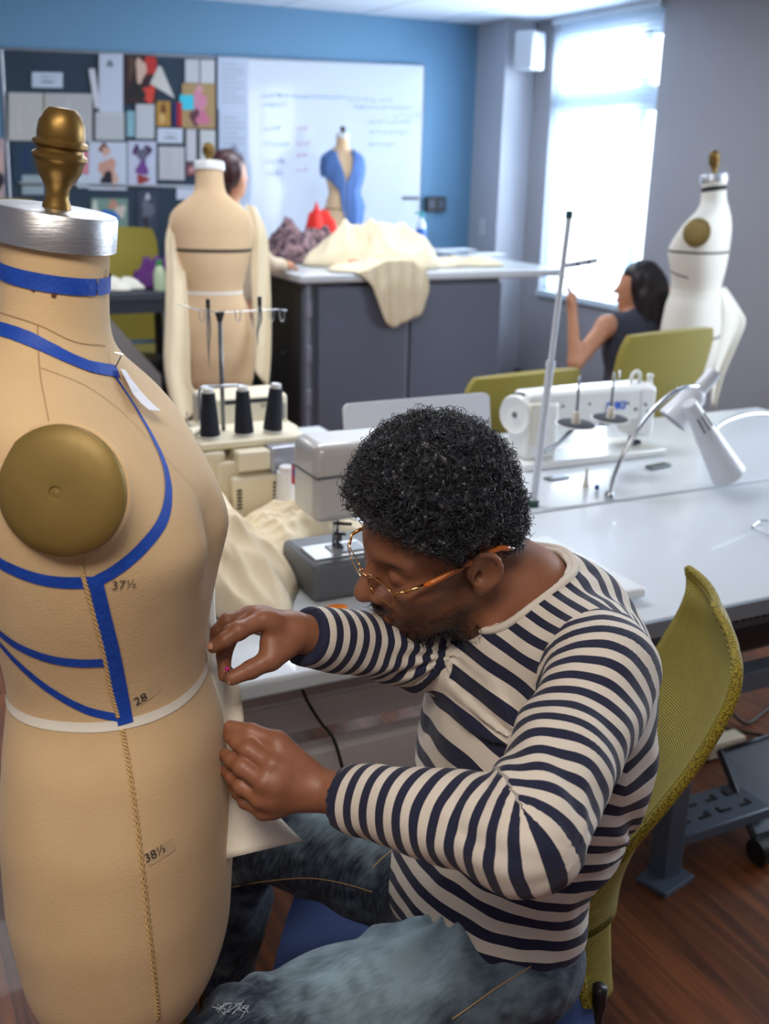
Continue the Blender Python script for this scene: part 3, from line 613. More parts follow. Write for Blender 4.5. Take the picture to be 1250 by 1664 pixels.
def head_sdf(P):
    Q = (P-HO)@HB
    d = sd_ell(Q, (-.010, 0, .046), (.097, .076, .086))
    d = smin(d, sd_ell(Q, (.034, 0, -.030), (.060, .060, .080)), .035)
    for s_ in (-1, 1):
        d = smin(d, sd_cap(Q, (.0, s_*.055, -.045), (.066, s_*.016, -.096), .018, .020), .03)
        d = smin(d, sd_ell(Q, (.060, s_*.046, -.014), (.024, .020, .020)), .025)
        d = smin(d, sd_cap(Q, (.083, s_*.012, .030), (.068, s_*.048, .028), .011, .010), .018)
    d = smin(d, sd_ell(Q, (.074, 0, -.100), (.020, .024, .018)), .02)
    for s_ in (-1, 1):
        d = smax(d, -sd_ell(Q, (.101, s_*.033, .008), (.020, .021, .013)), .016)
        d = smin(d, sd_ell(Q, (.074, s_*.032, .007), (.0155, .0155, .0135)), .004)
    d = smin(d, sd_cap(Q, (.088, 0, .018), (.112, 0, -.018), .0075, .0125), .012)
    d = smin(d, sd_ell(Q, (.114, 0, -.024), (.0125, .0115, .0105)), .006)
    for s_ in (-1, 1):
        d = smin(d, sd_ell(Q, (.101, s_*.0135, -.028), (.0105, .0085, .0085)), .006)
        d = smax(d, -sd_ell(Q, (.107, s_*.0075, -.0365), (.0045, .0035, .005)), .003)
    d = smin(d, sd_ell(Q, (.080, 0, -.052), (.021, .03, .022)), .02)
    d = smin(d, sd_cap(Q, (.090, -.020, -.0565), (.090, .020, -.0565), .0062, .0062), .006)
    d = smin(d, sd_cap(Q, (.1005, -.006, -.0550), (.1005, .006, -.0550), .0060, .0060), .008)
    d = smax(d, -sd_cap(Q, (.1035, -.022, -.0635), (.1035, .022, -.0635), .0035, .0035), .004)
    d = smin(d, sd_cap(Q, (.094, -.013, -.071), (.094, .013, -.071), .0085, .0085), .006)
    d = smax(d, -sd_cap(Q, (.104, -.018, -.083), (.104, .018, -.083), .006, .006), .008)
    # ear
    for s_ in (-1, 1):
        e = sd_ell(Q, (-.012, s_*.084, .0), (.021, .010, .032), None)
        e = smax(e, -sd_ell(Q, (-.008, s_*.096, .002), (.0140, .010, .022)), .005)
        e = smin(e, sd_ell(Q, (-.003, s_*.083, -.024), (.010, .0055, .011)), .006)
        e = smin(e, sd_cap(Q, (.004, s_*.080, -.006), (.006, s_*.083, .002), .0052, .0045), .004)
        e = smax(e, -sd_ell(Q, (-.001, s_*.087, -.002), (.006, .009, .008)), .003)
        rim = [(-.003+.0185*cos(t)-.006, s_*(.0885-.006*cos(t)+.001*sin(t)), .004+.0265*sin(t)) for t in np.linspace(-.15, 4.3, 12)]
        for a, b in zip(rim[:-1], rim[1:]): e = np.minimum(e, sd_cap(Q, a, b, .0036, .0036)) if a is rim[0] else smin(e, sd_cap(Q, a, b, .0036, .0036), .002)
        d = smin(d, e, .006)
    # neck
    n1 = HL(-.035, 0, -.035); d = smin(d, sd_cap(P, n1, NB, .055, .062), .03)
    d = smin(d, sd_cap(P, HL(.0, 0, -.075), NB+A3(-.045, 0, -.03), .040, .045), .03)
    d = smin(d, sd_cap(P, NB, NB+A3(.0, 0, -.10), .062, .07), .02)
    return d
V, F = surfnet(head_sdf, HO-A3(.20, .17, .24), HO+A3(.26, .17, .17), .0024)
V = relax(V, F, 1, .4); Qh = (V-HO)@HB
st = np.zeros(len(V)); 
def gs(c, r): return np.exp(-(((Qh-np.array(c))/np.array(r))**2).sum(1))
lowface = np.clip((-.045-Qh[:, 2])/.02, 0, 1)*np.clip((Qh[:, 0]+.01)/.03, 0, 1)
st = .7*lowface+.8*gs((.09, 0, -.10), (.03, .03, .022))+.9*gs((.1, 0, -.047), (.02, .026, .008))+.45*gs((.02, .06, -.035), (.025, .03, .05))+.45*gs((.02, -.06, -.035), (.025, .03, .05))
for s_ in (-1, 1): st += 1.1*gs((.08, s_*.034, .030), (.02, .022, .0045))
st -= 1.2*gs((.10, 0, -.063), (.018, .02, .011)); st = np.clip(st*(1+.35*vnoise(V, 400)), 0, .93); st[Qh[:, 2] < -.135] = 0
bv, bf, bs = [V], [F], [st]; cnt = len(V)
# hands
def hand_sdf(hd):
    def fn(P):
        d = None
        def add(x, k=.006):
            nonlocal d; d = x if d is None else smin(d, x, k)
        wr = hd['wrist']; add(sd_cap(P, hd['arm'], wr, .0265, .0235))
        m = hd['mcp']
        for i, (q, r) in enumerate(zip(m, (.0125, .0125, .012, .011))):
            add(sd_cap(P, wr+(q-wr)*.12, q, .017, r), .012)
        for a, b in zip(m[:-1], m[1:]): add(sd_cap(P, a*.8+wr*.2, b*.8+wr*.2, .0115, .011), .01)
        for i, fg in enumerate(hd['fingers']):
            r = (.0100, .0100, .0095, .0085)[i]; pts = [m[i]]+list(fg); dd = None
            rr = [r*1.12, r*.98, r*.88, r*.74]
            for a, b, r1, r2 in zip(pts[:-1], pts[1:], rr[:-1], rr[1:]):
                x = sd_cap(P, a, b, r1, r2); dd = x if dd is None else smin(dd, x, .003)
            dd = smin(dd, sd_ell(P, pts[1], (r*1.1, r*1.1, r*1.1)), .004)
            add(dd, .0022 if i else .003)
        t = hd['thumb']; dd = sd_cap(P, t[0], t[1], .0165, .0135); dd = smin(dd, sd_cap(P, t[1], t[2], .0125, .0108), .006); dd = smin(dd, sd_cap(P, t[2], t[3], .0108, .0085), .004)
        d = smin(d, dd, .007)
        if 'web' in hd:
            for a, b, r in hd['web']: d = smin(d, sd_cap(P, a, b, r, r), .01)
        return d
    return fn
Wp = lambda *a: W(*a)
handL = dict(wrist=Wp(522, 1283, 1.205), arm=W_L*.80+E_L*.20, mcp=[Wp(443, 1243, 1.186), Wp(430, 1272, 1.18), Wp(424, 1298, 1.187), Wp(428, 1318, 1.2)],
    fingers=[[Wp(404, 1219, 1.196), Wp(386, 1207, 1.212), Wp(372, 1196, 1.226)], [Wp(395, 1247, 1.19), Wp(378, 1236, 1.208), Wp(366, 1226, 1.225)], [Wp(394, 1277, 1.197), Wp(379, 1264, 1.213), Wp(367, 1252, 1.228)], [Wp(400, 1301, 1.21), Wp(387, 1288, 1.224), Wp(377, 1276, 1.236)]],
    thumb=[Wp(500, 1255, 1.205), Wp(450, 1207, 1.206), Wp(408, 1191, 1.212), Wp(375, 1182, 1.222)])
handL['web'] = [(Wp(455, 1222, 1.2), Wp(480, 1250, 1.198), .012)]
handR = dict(wrist=Wp(480, 1028, 1.262), arm=W_R*.75+E_R*.25, mcp=[Wp(428, 1007, 1.232), Wp(416, 1001, 1.255), Wp(406, 1000, 1.275), Wp(404, 1008, 1.292)],
    fingers=[[Wp(388, 1025, 1.212), Wp(365, 1040, 1.205), Wp(347, 1051, 1.204)], [Wp(376, 1030, 1.242), Wp(364, 1064, 1.236), Wp(365, 1098, 1.232)], [Wp(370, 1010, 1.264), Wp(354, 1026, 1.262), Wp(347, 1036, 1.262)], [Wp(370, 1020, 1.284), Wp(356, 1034, 1.284), Wp(350, 1042, 1.284)]],
    thumb=[Wp(466, 1048, 1.25), Wp(440, 1071, 1.235), Wp(408, 1088, 1.226), Wp(377, 1102, 1.220)])
handR['web'] = [(Wp(452, 1030, 1.25), Wp(440, 1045, 1.24), .013)]
for hd in (handL, handR):
    pts = np.array([hd['wrist'], hd['arm']]+hd['mcp']+sum(hd['fingers'], [])+hd['thumb']); lo, hi = pts.min(0)-.034, pts.max(0)+.034
    v, f = surfnet(hand_sdf(hd), lo, hi, .0016); v = relax(v, f, 1, .3)
    N_ = vnormals(v, f)
    # knuckle wrinkles
    for i, fg in enumerate(hd['fingers']):
        for q, nx in ((fg[0], fg[1]), (fg[1], fg[2])):
            ax = nrm(nx-q); t = (v-q)@ax; r = np.linalg.norm(v-q, axis=1); v = v-N_*(.00035*np.sin(t*3200)*np.exp(-(r/.011)**2))[:, None]
    bv.append(v); bf.append(f+cnt); bs.append(np.zeros(len(v))); cnt += len(v)
# body inside the clothes
LegL = [A3(.700, .975, .585), A3(.335, 1.00, .560), A3(.33, .97, .10)]; LegR = [A3(.690, 1.150, .600), A3(.450, 1.375, .632), A3(.400, 1.44, .10)]
PEL = A3(.695, 1.06, .60); ABD = A3(.732, 1.045, .75); CHE = A3(.765, 1.042, .90)
def inner(P):
    d = sd_ell(P, CHE, (.10, .165, .16)); d = smin(d, sd_ell(P, ABD, (.09, .14, .14)), .05); d = smin(d, sd_ell(P, PEL, (.11, .155, .09)), .05)
    for s_, e_, w_ in ((S_L, E_L, W_L), (S_R, E_R, W_R)): d = smin(d, sd_cap(P, s_+A3(.0, 0, -.015), e_, .042, .036), .03); d = smin(d, sd_cap(P, e_, w_, .034, .022), .015)
    for lg in (LegL, LegR): d = smin(d, sd_cap(P, lg[0], lg[1], .065, .048), .03); d = smin(d, sd_cap(P, lg[1], lg[2], .046, .03), .02)
    return d
v, f = surfnet(inner, (.18, .6, .03), (.95, 1.55, 1.12), .010); bv.append(v); bf.append(f+cnt); bs.append(np.zeros(len(v))); cnt += len(v)
man = thing('person', 'seated man in navy striped shirt, jeans and gold glasses pinning fabric on the form', 'person', (.75, 1.05, 0))
V_ = np.concatenate(bv); F_ = np.concatenate(bf); S_ = np.concatenate(bs)
MB().add(V_, F_.tolist()).build('body', SKINM, man, smooth=True, attrs={'stubble': S_})
NAIL = mat('fingernail', rgb(206, 158, 140), .3)
def nail(hd, tip, prev, upv, name='fingernail'):
    ax = nrm(tip-prev); up = nrm(upv-ax*(upv@ax)); sd = np.cross(ax, up); c = tip+up*.0052+ax*.001
    MB().ell(c, (.0058, .0044, .0024), np.stack([ax, sd, up], 1), 8).build(name, NAIL, man, smooth=True)
nail(handR, handR['fingers'][0][2], handR['fingers'][0][1], -Fw+Ur*.5-Rr*.2); nail(handR, handR['thumb'][3], handR['thumb'][2], -Fw*.9-Ur*.6); nail(handL, handL['thumb'][3], handL['thumb'][2], Ur*1.0-Fw*.5)
# ---------------- striped shirt
EO = nrm(E_L-(S_L+W_L)/2)
lineL = spline([S_L+A3(.05, .10, .03), S_L+A3(.0, .0, .005), (S_L*.45+E_L*.55)+A3(0, -.008, 0)+EO*.014, E_L+EO*.044, (E_L*.5+W_L*.5)+EO*.020, W_L], 70)
lineR = spline([S_R+A3(.05, -.10, .03), S_R, (S_R+E_R)/2, E_R+A3(0, 0, -.005), (E_R+W_R)/2, W_R], 60)
def arm_sdf(P, line, S, E_, W_e, r0, r1, r2):
    d = sd_cap(P, S, E_, r0, r1); d = smin(d, sd_cap(P, E_, W_e, r1, r2), .02); return d
CUFL = W_L*.90+E_L*.10; CUFR = W_R*.96+E_R*.04
def tor_sdf(P):
    d = sd_ell(P, CHE, (.128, .192, .190)); d = smin(d, sd_ell(P, ABD+A3(.0, .005, .01), (.105, .165, .15)), .07); d = smin(d, sd_ell(P, PEL+A3(.01, 0, .035), (.122, .175, .10)), .06)
    d = smin(d, sd_cap(P, S_L+A3(.012, .055, .0), S_R+A3(.012, -.055, .0), .072, .070), .05)
    d = smin(d, sd_cap(P, NB+A3(.03, 0, -.03), NB+A3(.03, 0, -.10), .075, .10), .05)
    d = smin(d, sd_ell(P, A3(.80, 1.05, 1.0), (.10, .14, .10)), .05)
    return d
def aL(P): return arm_sdf(P, lineL, S_L, E_L, CUFL, .067, .056, .037)
def aR(P): return arm_sdf(P, lineR, S_R, E_R, CUFR, .062, .052, .036)
colc = NB+A3(-.012, 0, .012); coln = nrm(HO-NB+A3(0.02, 0, .06))
def shirt_sdf(P):
    d = tor_sdf(P); d = smin(d, aL(P), .022); d = smin(d, aR(P), .022)
    # wrinkles: radiate from armpit and elbow
    w_ = .0045*vnoise(P@np.array([[1, 0, 0], [0, 1, 0], [.35, .2, 1]]), 16, 1)+.0022*vnoise(P, 38, 2)
    pit = S_L+A3(-.075, .02, -.10)
    for c, amp, k, rad in ((pit, .0065, 9, .12), (E_L+A3(.02, .035, .01), .003, 9, .085), (A3(.83, .93, .78), .006, 8, .13), (E_R+A3(0, -.02, .02), .005, 10, .08)):
        q = P-c; r = np.linalg.norm(q, axis=1); ang = np.arctan2(q[:, 2], q[:, 0]); ang2 = np.arctan2(q[:, 1], q[:, 2])
        w_ = w_+amp*np.sin(k*ang+2.1*np.sin(ang2*2)+r*22)*np.exp(-(r/rad)**2)*np.clip(r/.03, 0, 1)
    d = d-w_
    # neck opening: cylinder along the neck
    q = P-colc; t = q@coln; rad = np.linalg.norm(q-t[:, None]*coln, axis=1)
    d = smax(d, -(np.maximum(rad-.070, -t-.05)), .004)
    # cuffs: cut the sleeve ends
    for e_, w_e in ((E_L, CUFL), (E_R, CUFR)):
        ax = nrm(w_e-e_); t = (P-w_e)@ax; near_ = np.linalg.norm(P-w_e, axis=1) < .1
        d = np.where(near_ & (t > -.005), np.maximum(d, t), d)
    return d
lo = A3(.36, .60, .53); hi = A3(.99, 1.45, 1.22)
V, F = surfnet(shirt_sdf, lo, hi, .0042); V = relax(V, F, 2, .4)
vl, dl = near_param(V, lineL); vr, dr = near_param(V, lineR)
spine = spline([A3(.66, 1.06, .46), A3(.70, 1.06, .60), A3(.74, 1.05, .75), A3(.775, 1.045, .90), A3(.752, 1.05, 1.02), A3(.70, 1.06, 1.10), A3(.64, 1.07, 1.15)], 60)
vt, _ = near_param(V, spine)
wz = np.clip((V[:, 2]-.80)/.28, 0, 1); wz = wz*wz*(3-2*wz); ax_ = np.abs(V[:, 0]-.765); ax_ = .13*np.tanh(ax_/.13); vt = V[:, 2]+.16*(V[:, 0]-.75)-1.0*ax_*wz
vt = vt+.006*vnoise(V, 7, 5)+.0035*vnoise(V, 22, 6)
tq, lq, rq = tor_sdf(V), aL(V), aR(V); sL = np.minimum(tq-lq+.004, (rq-lq)*3); sR = np.minimum(tq-rq+.004, (lq-rq)*3)
q = V-colc; t = q@coln; rad = np.linalg.norm(q-t[:, None]*coln, axis=1); colr = np.where(t > -.06, rad, 1.0)
vl = vl+.0015*vnoise(V, 30, 8)
def stripe_mat():
    m = mat('striped_jersey', rgb(214, 208, 200), .85, bump=(700, .25), sheen=.1); nt = m.node_tree; b = nt.nodes['Principled BSDF']; L = nt.links.new
    def attr(n): a = nt.nodes.new('ShaderNodeAttribute'); a.attribute_name = n; return a.outputs['Fac']
    def mth(op, a, bb=None):
        n = nt.nodes.new('ShaderNodeMath'); n.operation = op
        for i, x in enumerate((a, bb)):
            if x is None: continue
            if isinstance(x, (int, float)): n.inputs[i].default_value = x
            else: L(x, n.inputs[i])
        return n.outputs[0]
    def st_(v, per, ph, duty=.5): return mth('LESS_THAN', mth('FRACT', mth('ADD', mth('DIVIDE', v, per), ph)), duty)
    T_ = st_(attr('vt'), .030, .2, .47); A_l = st_(attr('vl'), .0235, .1, .5); A_r = st_(attr('vr'), .0205, .3, .52)
    isl = mth('GREATER_THAN', attr('sl'), 0.0); isr = mth('GREATER_THAN', attr('sr'), 0.0)
    x = mth('ADD', mth('MULTIPLY', T_, mth('SUBTRACT', 1.0, isl)), mth('MULTIPLY', A_l, isl)); x = mth('ADD', mth('MULTIPLY', x, mth('SUBTRACT', 1.0, isr)), mth('MULTIPLY', A_r, isr))
    x = mth('MULTIPLY', x, mth('GREATER_THAN', attr('col'), .080))
    x = mth('MAXIMUM', x, mth('LESS_THAN', attr('cuff'), .006))
    mx = nt.nodes.new('ShaderNodeMix'); mx.data_type = 'RGBA'; L(x, mx.inputs['Factor']); mx.inputs[6].default_value = (*rgb(214, 207, 198), 1); mx.inputs[7].default_value = (*rgb(20, 26, 58), 1)
    L(mx.outputs[2], b.inputs['Base Color']); return m
cu = np.minimum(np.abs((V-CUFL)@nrm(CUFL-E_L))+10*(np.linalg.norm(V-CUFL, axis=1) > .07), np.abs((V-CUFR)@nrm(CUFR-E_R))+10*(np.linalg.norm(V-CUFR, axis=1) > .07))
shirt = MB().add(V, F.tolist()).build('striped_shirt', stripe_mat(), man, smooth=True, attrs=dict(vt=vt, vl=vl, vr=vr, sl=sL, sr=sR, col=colr, cuff=cu))
# collar rib and armhole seam
u_ = nrm(np.cross(coln, A3(0, 1, 0))); v_ = np.cross(coln, u_); bs_ = BVHTree.FromPolygons(V.tolist(), F.tolist())
rg = []
for k in range(60):
    a = 2*pi*k/60; dr_ = u_*cos(a)+v_*sin(a); best = None
    m_ = (rad < .082) & (rad > .066) & (t > -.07); 
    al = ((V-colc)@dr_); cand = np.where(m_, al, -1); i = np.argmax(cand); rg.append(V[i])
rg = np.array(rg); 
for _ in range(6): rg = (np.roll(rg, 1, 0)+rg*2+np.roll(rg, -1, 0))/4
MB().tube(np.vstack([rg, rg[:2]]), .0055, 8).build('collar_rib', mat('collar_white', rgb(214, 207, 198), .85), man, smooth=True)
# ---------------- jeans
LL = [LegL[0]+A3(0, 0, .0), LegL[1], LegL[2]]; RL = LegR
def jeans_sdf(P):
    d = sd_ell(P, PEL+A3(.0, 0, -.02), (.118, .175, .09))
    for lg, hem in ((LL, .05), (RL, .05)):
        x = sd_cap(P, lg[0], lg[1], .097, .076); x = smin(x, sd_cap(P, lg[1]+A3(.01, 0, 0), A3(lg[2][0], lg[2][1], .09), .070, .062), .03); d = smin(d, x, .035)
    w_ = .007*vnoise(P@np.array([[.6, 0, .3], [0, 1.4, 0], [-.2, 0, 1.2]]), 14, 3)+.0035*vnoise(P@np.array([[1.3, 0, 0], [0, .5, 0], [0, 0, 1.2]]), 34, 4)
    for c, amp, k, rad in ((A3(.62, 1.0, .65), .008, 7, .14), (A3(.38, 1.35, .56), .008, 8, .12), (A3(.36, .99, .56), .007, 8, .12)):
        q = P-c; r = np.linalg.norm(q, axis=1); ang = np.arctan2(q[:, 1], q[:, 0]); w_ = w_+amp*np.sin(k*ang+r*30)*np.exp(-(r/rad)**2)
    d = d-w_; d = smax(d, .075-P[:, 2], .002)
    d = smax(d, P[:, 2]-.69, .004)
    return d
V, F = surfnet(jeans_sdf, (.18, .78, .06), (.90, 1.55, .72), .0055); V = relax(V, F, 1, .5)
fade = np.zeros(len(V))
for lg in (LL, RL):
    ab = lg[1]-lg[0]; tt = np.clip(((V-lg[0])@ab)/(ab@ab), 0, 1); c = lg[0]+tt[:, None]*ab; dirn = (V-c); dirn /= np.linalg.norm(dirn, axis=1, keepdims=True)+1e-9
    nearm = np.linalg.norm(V-c, axis=1) < .12; fade += nearm*np.clip(dirn[:, 2]*.9+.1, 0, 1)*np.clip(np.sin(pi*np.clip(tt*.9+.12, 0, 1)), 0, 1)*(1.0 if lg is LL else .30)
fade = np.clip(fade*.75+.22*vnoise(V, 26, 9)+.20*vnoise(V, 70, 2), 0, 1)
JM = mat('denim', rgb(28, 48, 78), .85, bump=(520, .5), sheen=.08); nt = JM.node_tree; at = nt.nodes.new('ShaderNodeAttribute'); at.attribute_name = 'fade'
tc = nt.nodes.new('ShaderNodeTexCoord'); mp = nt.nodes.new('ShaderNodeMapping'); mp.inputs['Scale'].default_value = (60, 260, 60); no = nt.nodes.new('ShaderNodeTexNoise'); no.inputs['Scale'].default_value = 1; nt.links.new(tc.outputs['Object'], mp.inputs[0]); nt.links.new(mp.outputs[0], no.inputs['Vector'])
ad = nt.nodes.new('ShaderNodeMath'); ad.operation = 'MULTIPLY_ADD'; nt.links.new(no.outputs['Fac'], ad.inputs[0]); ad.inputs[1].default_value = .5; nt.links.new(at.outputs['Fac'], ad.inputs[2])
cr = nt.nodes.new('ShaderNodeValToRGB'); e = cr.color_ramp.elements; e[0].position = .2; e[0].color = (*rgb(16, 30, 52), 1); e[1].position = 1.15; e[1].color = (*rgb(126, 150, 166), 1)
e[1].position = 1.0; nt.links.new(ad.outputs[0], cr.inputs[0]); nt.links.new(cr.outputs[0], JM.node_tree.nodes['Principled BSDF'].inputs['Base Color'])
jeans = MB().add(V, F.tolist()).build('jeans', JM, man, smooth=True, attrs=dict(fade=fade)); jb = BVHTree.FromPolygons(V.tolist(), F.tolist())
def on_jeans(pix, r, name, m, n=60, dash=False):
    pts = []
    for a, b, _ in spline([(x, y, 0) for x, y in pix], n):
        d = nrm(ray(a, b)); h = jb.ray_cast(Vector(CAM), Vector(d))
        if h[0] is not None: pts.append(np.array(h[0])+np.array(h[1])*(.0012 if np.array(h[1])@d < 0 else -.0012))
    if len(pts) > 2: MB().tube(pts, r, 5).build(name, m, jeans)
STI = mat('denim_stitch', rgb(178, 146, 104), .8)
on_jeans([(378, 1440), (440, 1430), (510, 1427), (570, 1438), (605, 1449)], .0008, 'inseam_stitch', STI)
on_jeans([(606, 1410), (640, 1380), (700, 1340)], .0008, 'side_stitch', STI)
on_jeans([(735, 1655), (800, 1610), (870, 1565), (890, 1545)], .0009, 'pocket_stitch', STI)
on_jeans([(800, 1450), (835, 1500), (870, 1560)], .0008, 'fly_stitch', STI)
# frayed knee
kp = A3(*LegL[1]); f = MB()
hk = W(372, 1640, 1.30)
for k in range(34):
    a = random.uniform(-.5, .5); p = W(352+random.uniform(0, 60), 1640-random.uniform(0, 12), 1.27+random.uniform(-.01, .01))
    f.tube([p, p+A3(random.uniform(-.008, .008), random.uniform(-.006, .006), random.uniform(-.012, .004)), p+A3(random.uniform(-.014, .01), random.uniform(-.01, .01), random.uniform(-.022, .002))], .0005, 4)
f.build('frayed_threads', mat('thread_pale', rgb(176, 190, 204), .9), jeans)
# shoes
for lg in (LegL, LegR):
    a = A3(lg[2][0]+.02, lg[2][1], .045)
    sf = lambda P, a=a: smax(smin(sd_ell(P, a+A3(-.02, 0, .005), (.085, .042, .045)), sd_ell(P, a+A3(-.13, 0, -.005), (.085, .046, .034)), .04), .012-P[:, 2], .003)
    v, f = surfnet(sf, a-A3(.26, .08, .06), a+A3(.12, .08, .08), .006); MB().add(v, f.tolist()).build('shoe', BLACK, man, smooth=True)
# ---------------- hair
HAIRM = mat('black_hair', rgb(44, 48, 62), .42, noise=(70, rgb(12, 13, 18), .16), spec=.7)  # lighter blue-grey noise paints a sheen on the curl clumps into the black
def hairline(f): return np.interp(f, [-.12, -.085, -.045, -.028, 0, .012, .020, .030, .055, .075, .10, .14], [-.050, -.042, -.002, .042, .046, .044, .014, .038, .058, .074, .088, .094])
def hair_sdf(P):
    Q = (P-HO)@HB; d = sd_ell(Q, (.002, 0, .069), (.101, .096, .096)); d = smin(d, sd_ell(Q, (-.046, 0, .014), (.056, .070, .062)), .03)
    n1 = vnoise(P, 95, 11); n2 = vnoise(P, 150, 12); d = d-.0115*np.abs(n1)-.004*n2+.003
    return smax(d, hairline(Q[:, 0])-Q[:, 2]+.003*n2, .010)
V, F = surfnet(hair_sdf, HO-A3(.17, .17, .12), HO+A3(.17, .17, .21), .0024); N_ = vnormals(V, F)
hm = MB().add(V, F.tolist()); Q = (V-HO)@HB
edge = np.clip((Q[:, 2]-hairline(Q[:, 0]))/.03, .25, 1)
def curls(mb, V, N, count, lmin, lmax, rad, tr, weight=None, seed=3, segs=9):
    rs = np.random.RandomState(seed); p = None if weight is None else weight/weight.sum(); idx = rs.choice(len(V), count, p=p)
    for i in idx:
        n = nrm(N[i]+rs.normal(0, .35, 3)); L_ = rs.uniform(lmin, lmax); a = A3(*rs.normal(0, 1, 3)); u = nrm(np.cross(n, a)); w_ = np.cross(n, u); ph = rs.rand()*6.3; tw = rs.uniform(3.5, 7)*(1 if rs.rand() > .5 else -1)
        s_ = np.linspace(0, 1, segs); R_ = rad*rs.uniform(.6, 1.3)
        c = V[i][None]-n*.002+n[None]*(L_*s_)[:, None]+u[None]*(R_*np.cos(ph+tw*s_)-R_*cos(ph))[:, None]+w_[None]*(R_*np.sin(ph+tw*s_)-R_*sin(ph))[:, None]
        t = np.gradient(c, axis=0); t /= np.linalg.norm(t, axis=1, keepdims=True)+1e-9; b1 = np.cross(t, a); b1 /= np.linalg.norm(b1, axis=1, keepdims=True)+1e-9; b2 = np.cross(t, b1)
        rr = tr*(1-.6*s_)[:, None]
        vv = np.concatenate([(c+rr*(cos(x)*b1+sin(x)*b2))[:, None] for x in (0, 2.09, 4.19)], 1).reshape(-1, 3)
        f = [(k*3+j, k*3+(j+1) % 3, k*3+3+(j+1) % 3, k*3+3+j) for k in range(segs-1) for j in range(3)]; mb.add(vv, f)
curls(hm, V, N_, 10500, .005, .015, .0038, .00068, weight=edge, segs=8)
hair = hm.build('hair', HAIRM, man, smooth=True)
# beard and moustache
V, F = V_[:len(bs[0])], bf[0]; N_ = vnormals(V, F); Q = (V-HO)@HB
wgt = np.exp(-(((Q-np.array((.078, 0, -.112)))/np.array((.022, .024, .016)))**2).sum(1))+.30*np.exp(-(((Q-np.array((.101, 0, -.046)))/np.array((.012, .024, .004)))**2).sum(1))+.05*np.clip((-.075-Q[:, 2])/.02, 0, 1)*(Q[:, 0] > .0)*(Q[:, 2] > -.14)
wgt[wgt < .03] = 0; bm2 = MB(); curls(bm2, V, N_, 3200, .005, .017, .002, .00042, weight=wgt, seed=5, segs=6); bm2.build('beard', HAIRM, man, smooth=True)
# ---------------- eyeglasses
gl_ = thing('eyeglasses', None, None, HL(.10, 0, .0)); gl_.parent = man; gl_.location = Vector((HL(.10, 0, 0)-ORG[man.name]).tolist())
GOLD = mat('gold_wire', rgb(226, 176, 116), .2, 1.0); AMB = mat('amber_temple', rgb(196, 104, 34), .3, coat=.5)
LENS = bpy.data.materials.new('lens_glass'); LENS.use_nodes = True; nt = LENS.node_tree; nt.nodes.clear(); o_ = nt.nodes.new('ShaderNodeOutputMaterial'); mx = nt.nodes.new('ShaderNodeMixShader'); tr = nt.nodes.new('ShaderNodeBsdfTransparent'); g2 = nt.nodes.new('ShaderNodeBsdfGlossy')
tr.inputs[0].default_value = (.93, .93, .95, 1); g2.inputs['Roughness'].default_value = .03; mx.inputs[0].default_value = .05; nt.links.new(tr.outputs[0], mx.inputs[1]); nt.links.new(g2.outputs[0], mx.inputs[2]); nt.links.new(mx.outputs[0], o_.inputs[0])
GX = .108; GU = .001
for s_ in (-1, 1):
    out = []
    for a in np.linspace(0, 2*pi, 28, endpoint=False):
        l = .034+.0255*abs(cos(a))**.6*np.sign(cos(a)); u = GU+.0145*abs(sin(a))**.6*np.sign(sin(a)); out.append(HL(GX-.006*((l-.034)/.0255+1)**1.3*.5-.02*u, s_*l, u))
    out = np.array(out); ln = MB().add(np.vstack([out, out+hf*.0015]), [tuple(range(28)), tuple(range(55, 27, -1))]+[(i, (i+1) % 28, 28+(i+1) % 28, 28+i) for i in range(28)]).build('lens', LENS, gl_)
    MB().tube(np.vstack([out, out[:2]]), .0009, 6).build('rim', GOLD, gl_, smooth=True)
    hg = HL(GX-.011, s_*.060, GU+.008); h2 = HL(GX-.020, s_*.069, GU+.012)
    MB().tube([out[np.argmax((out-HO)@hl*s_)]*.6+hg*.4, hg, h2], [.0016, .0019, .0017], 8).build('hinge', GOLD, gl_, smooth=True)
    MB().tube([h2, HL(.060, s_*.074, .012)], [.0024, .0028], 8).build('temple_front', GOLD, gl_, smooth=True)
    MB().tube(spline([HL(.063, s_*.074, .012), HL(.03, s_*.079, .017), HL(-.005, s_*.0865, .026), HL(-.03, s_*.089, .028), HL(-.045, s_*.088, .020)], 14), .0036, 8).build('temple_arm', AMB, gl_, smooth=True)
    MB().tube([HL(-.045, s_*.088, .020), HL(-.052, s_*.0875, .015)], .0023, 8).build('temple_tip', CHROME, gl_, smooth=True)
    MB().tube([HL(GX, s_*.010, GU+.004), HL(GX-.012, s_*.0115, GU-.001)], .0007, 5).ell(HL(GX-.013, s_*.0115, GU-.003), (.001, .003, .005), HB, 6).build('nose_pad', GOLD, gl_, smooth=True)
MB().tube(spline([HL(GX, -.010, GU+.006), HL(GX+.004, 0, GU+.010), HL(GX, .010, GU+.006)], 8), .0011, 6).build('bridge', GOLD, gl_, smooth=True)
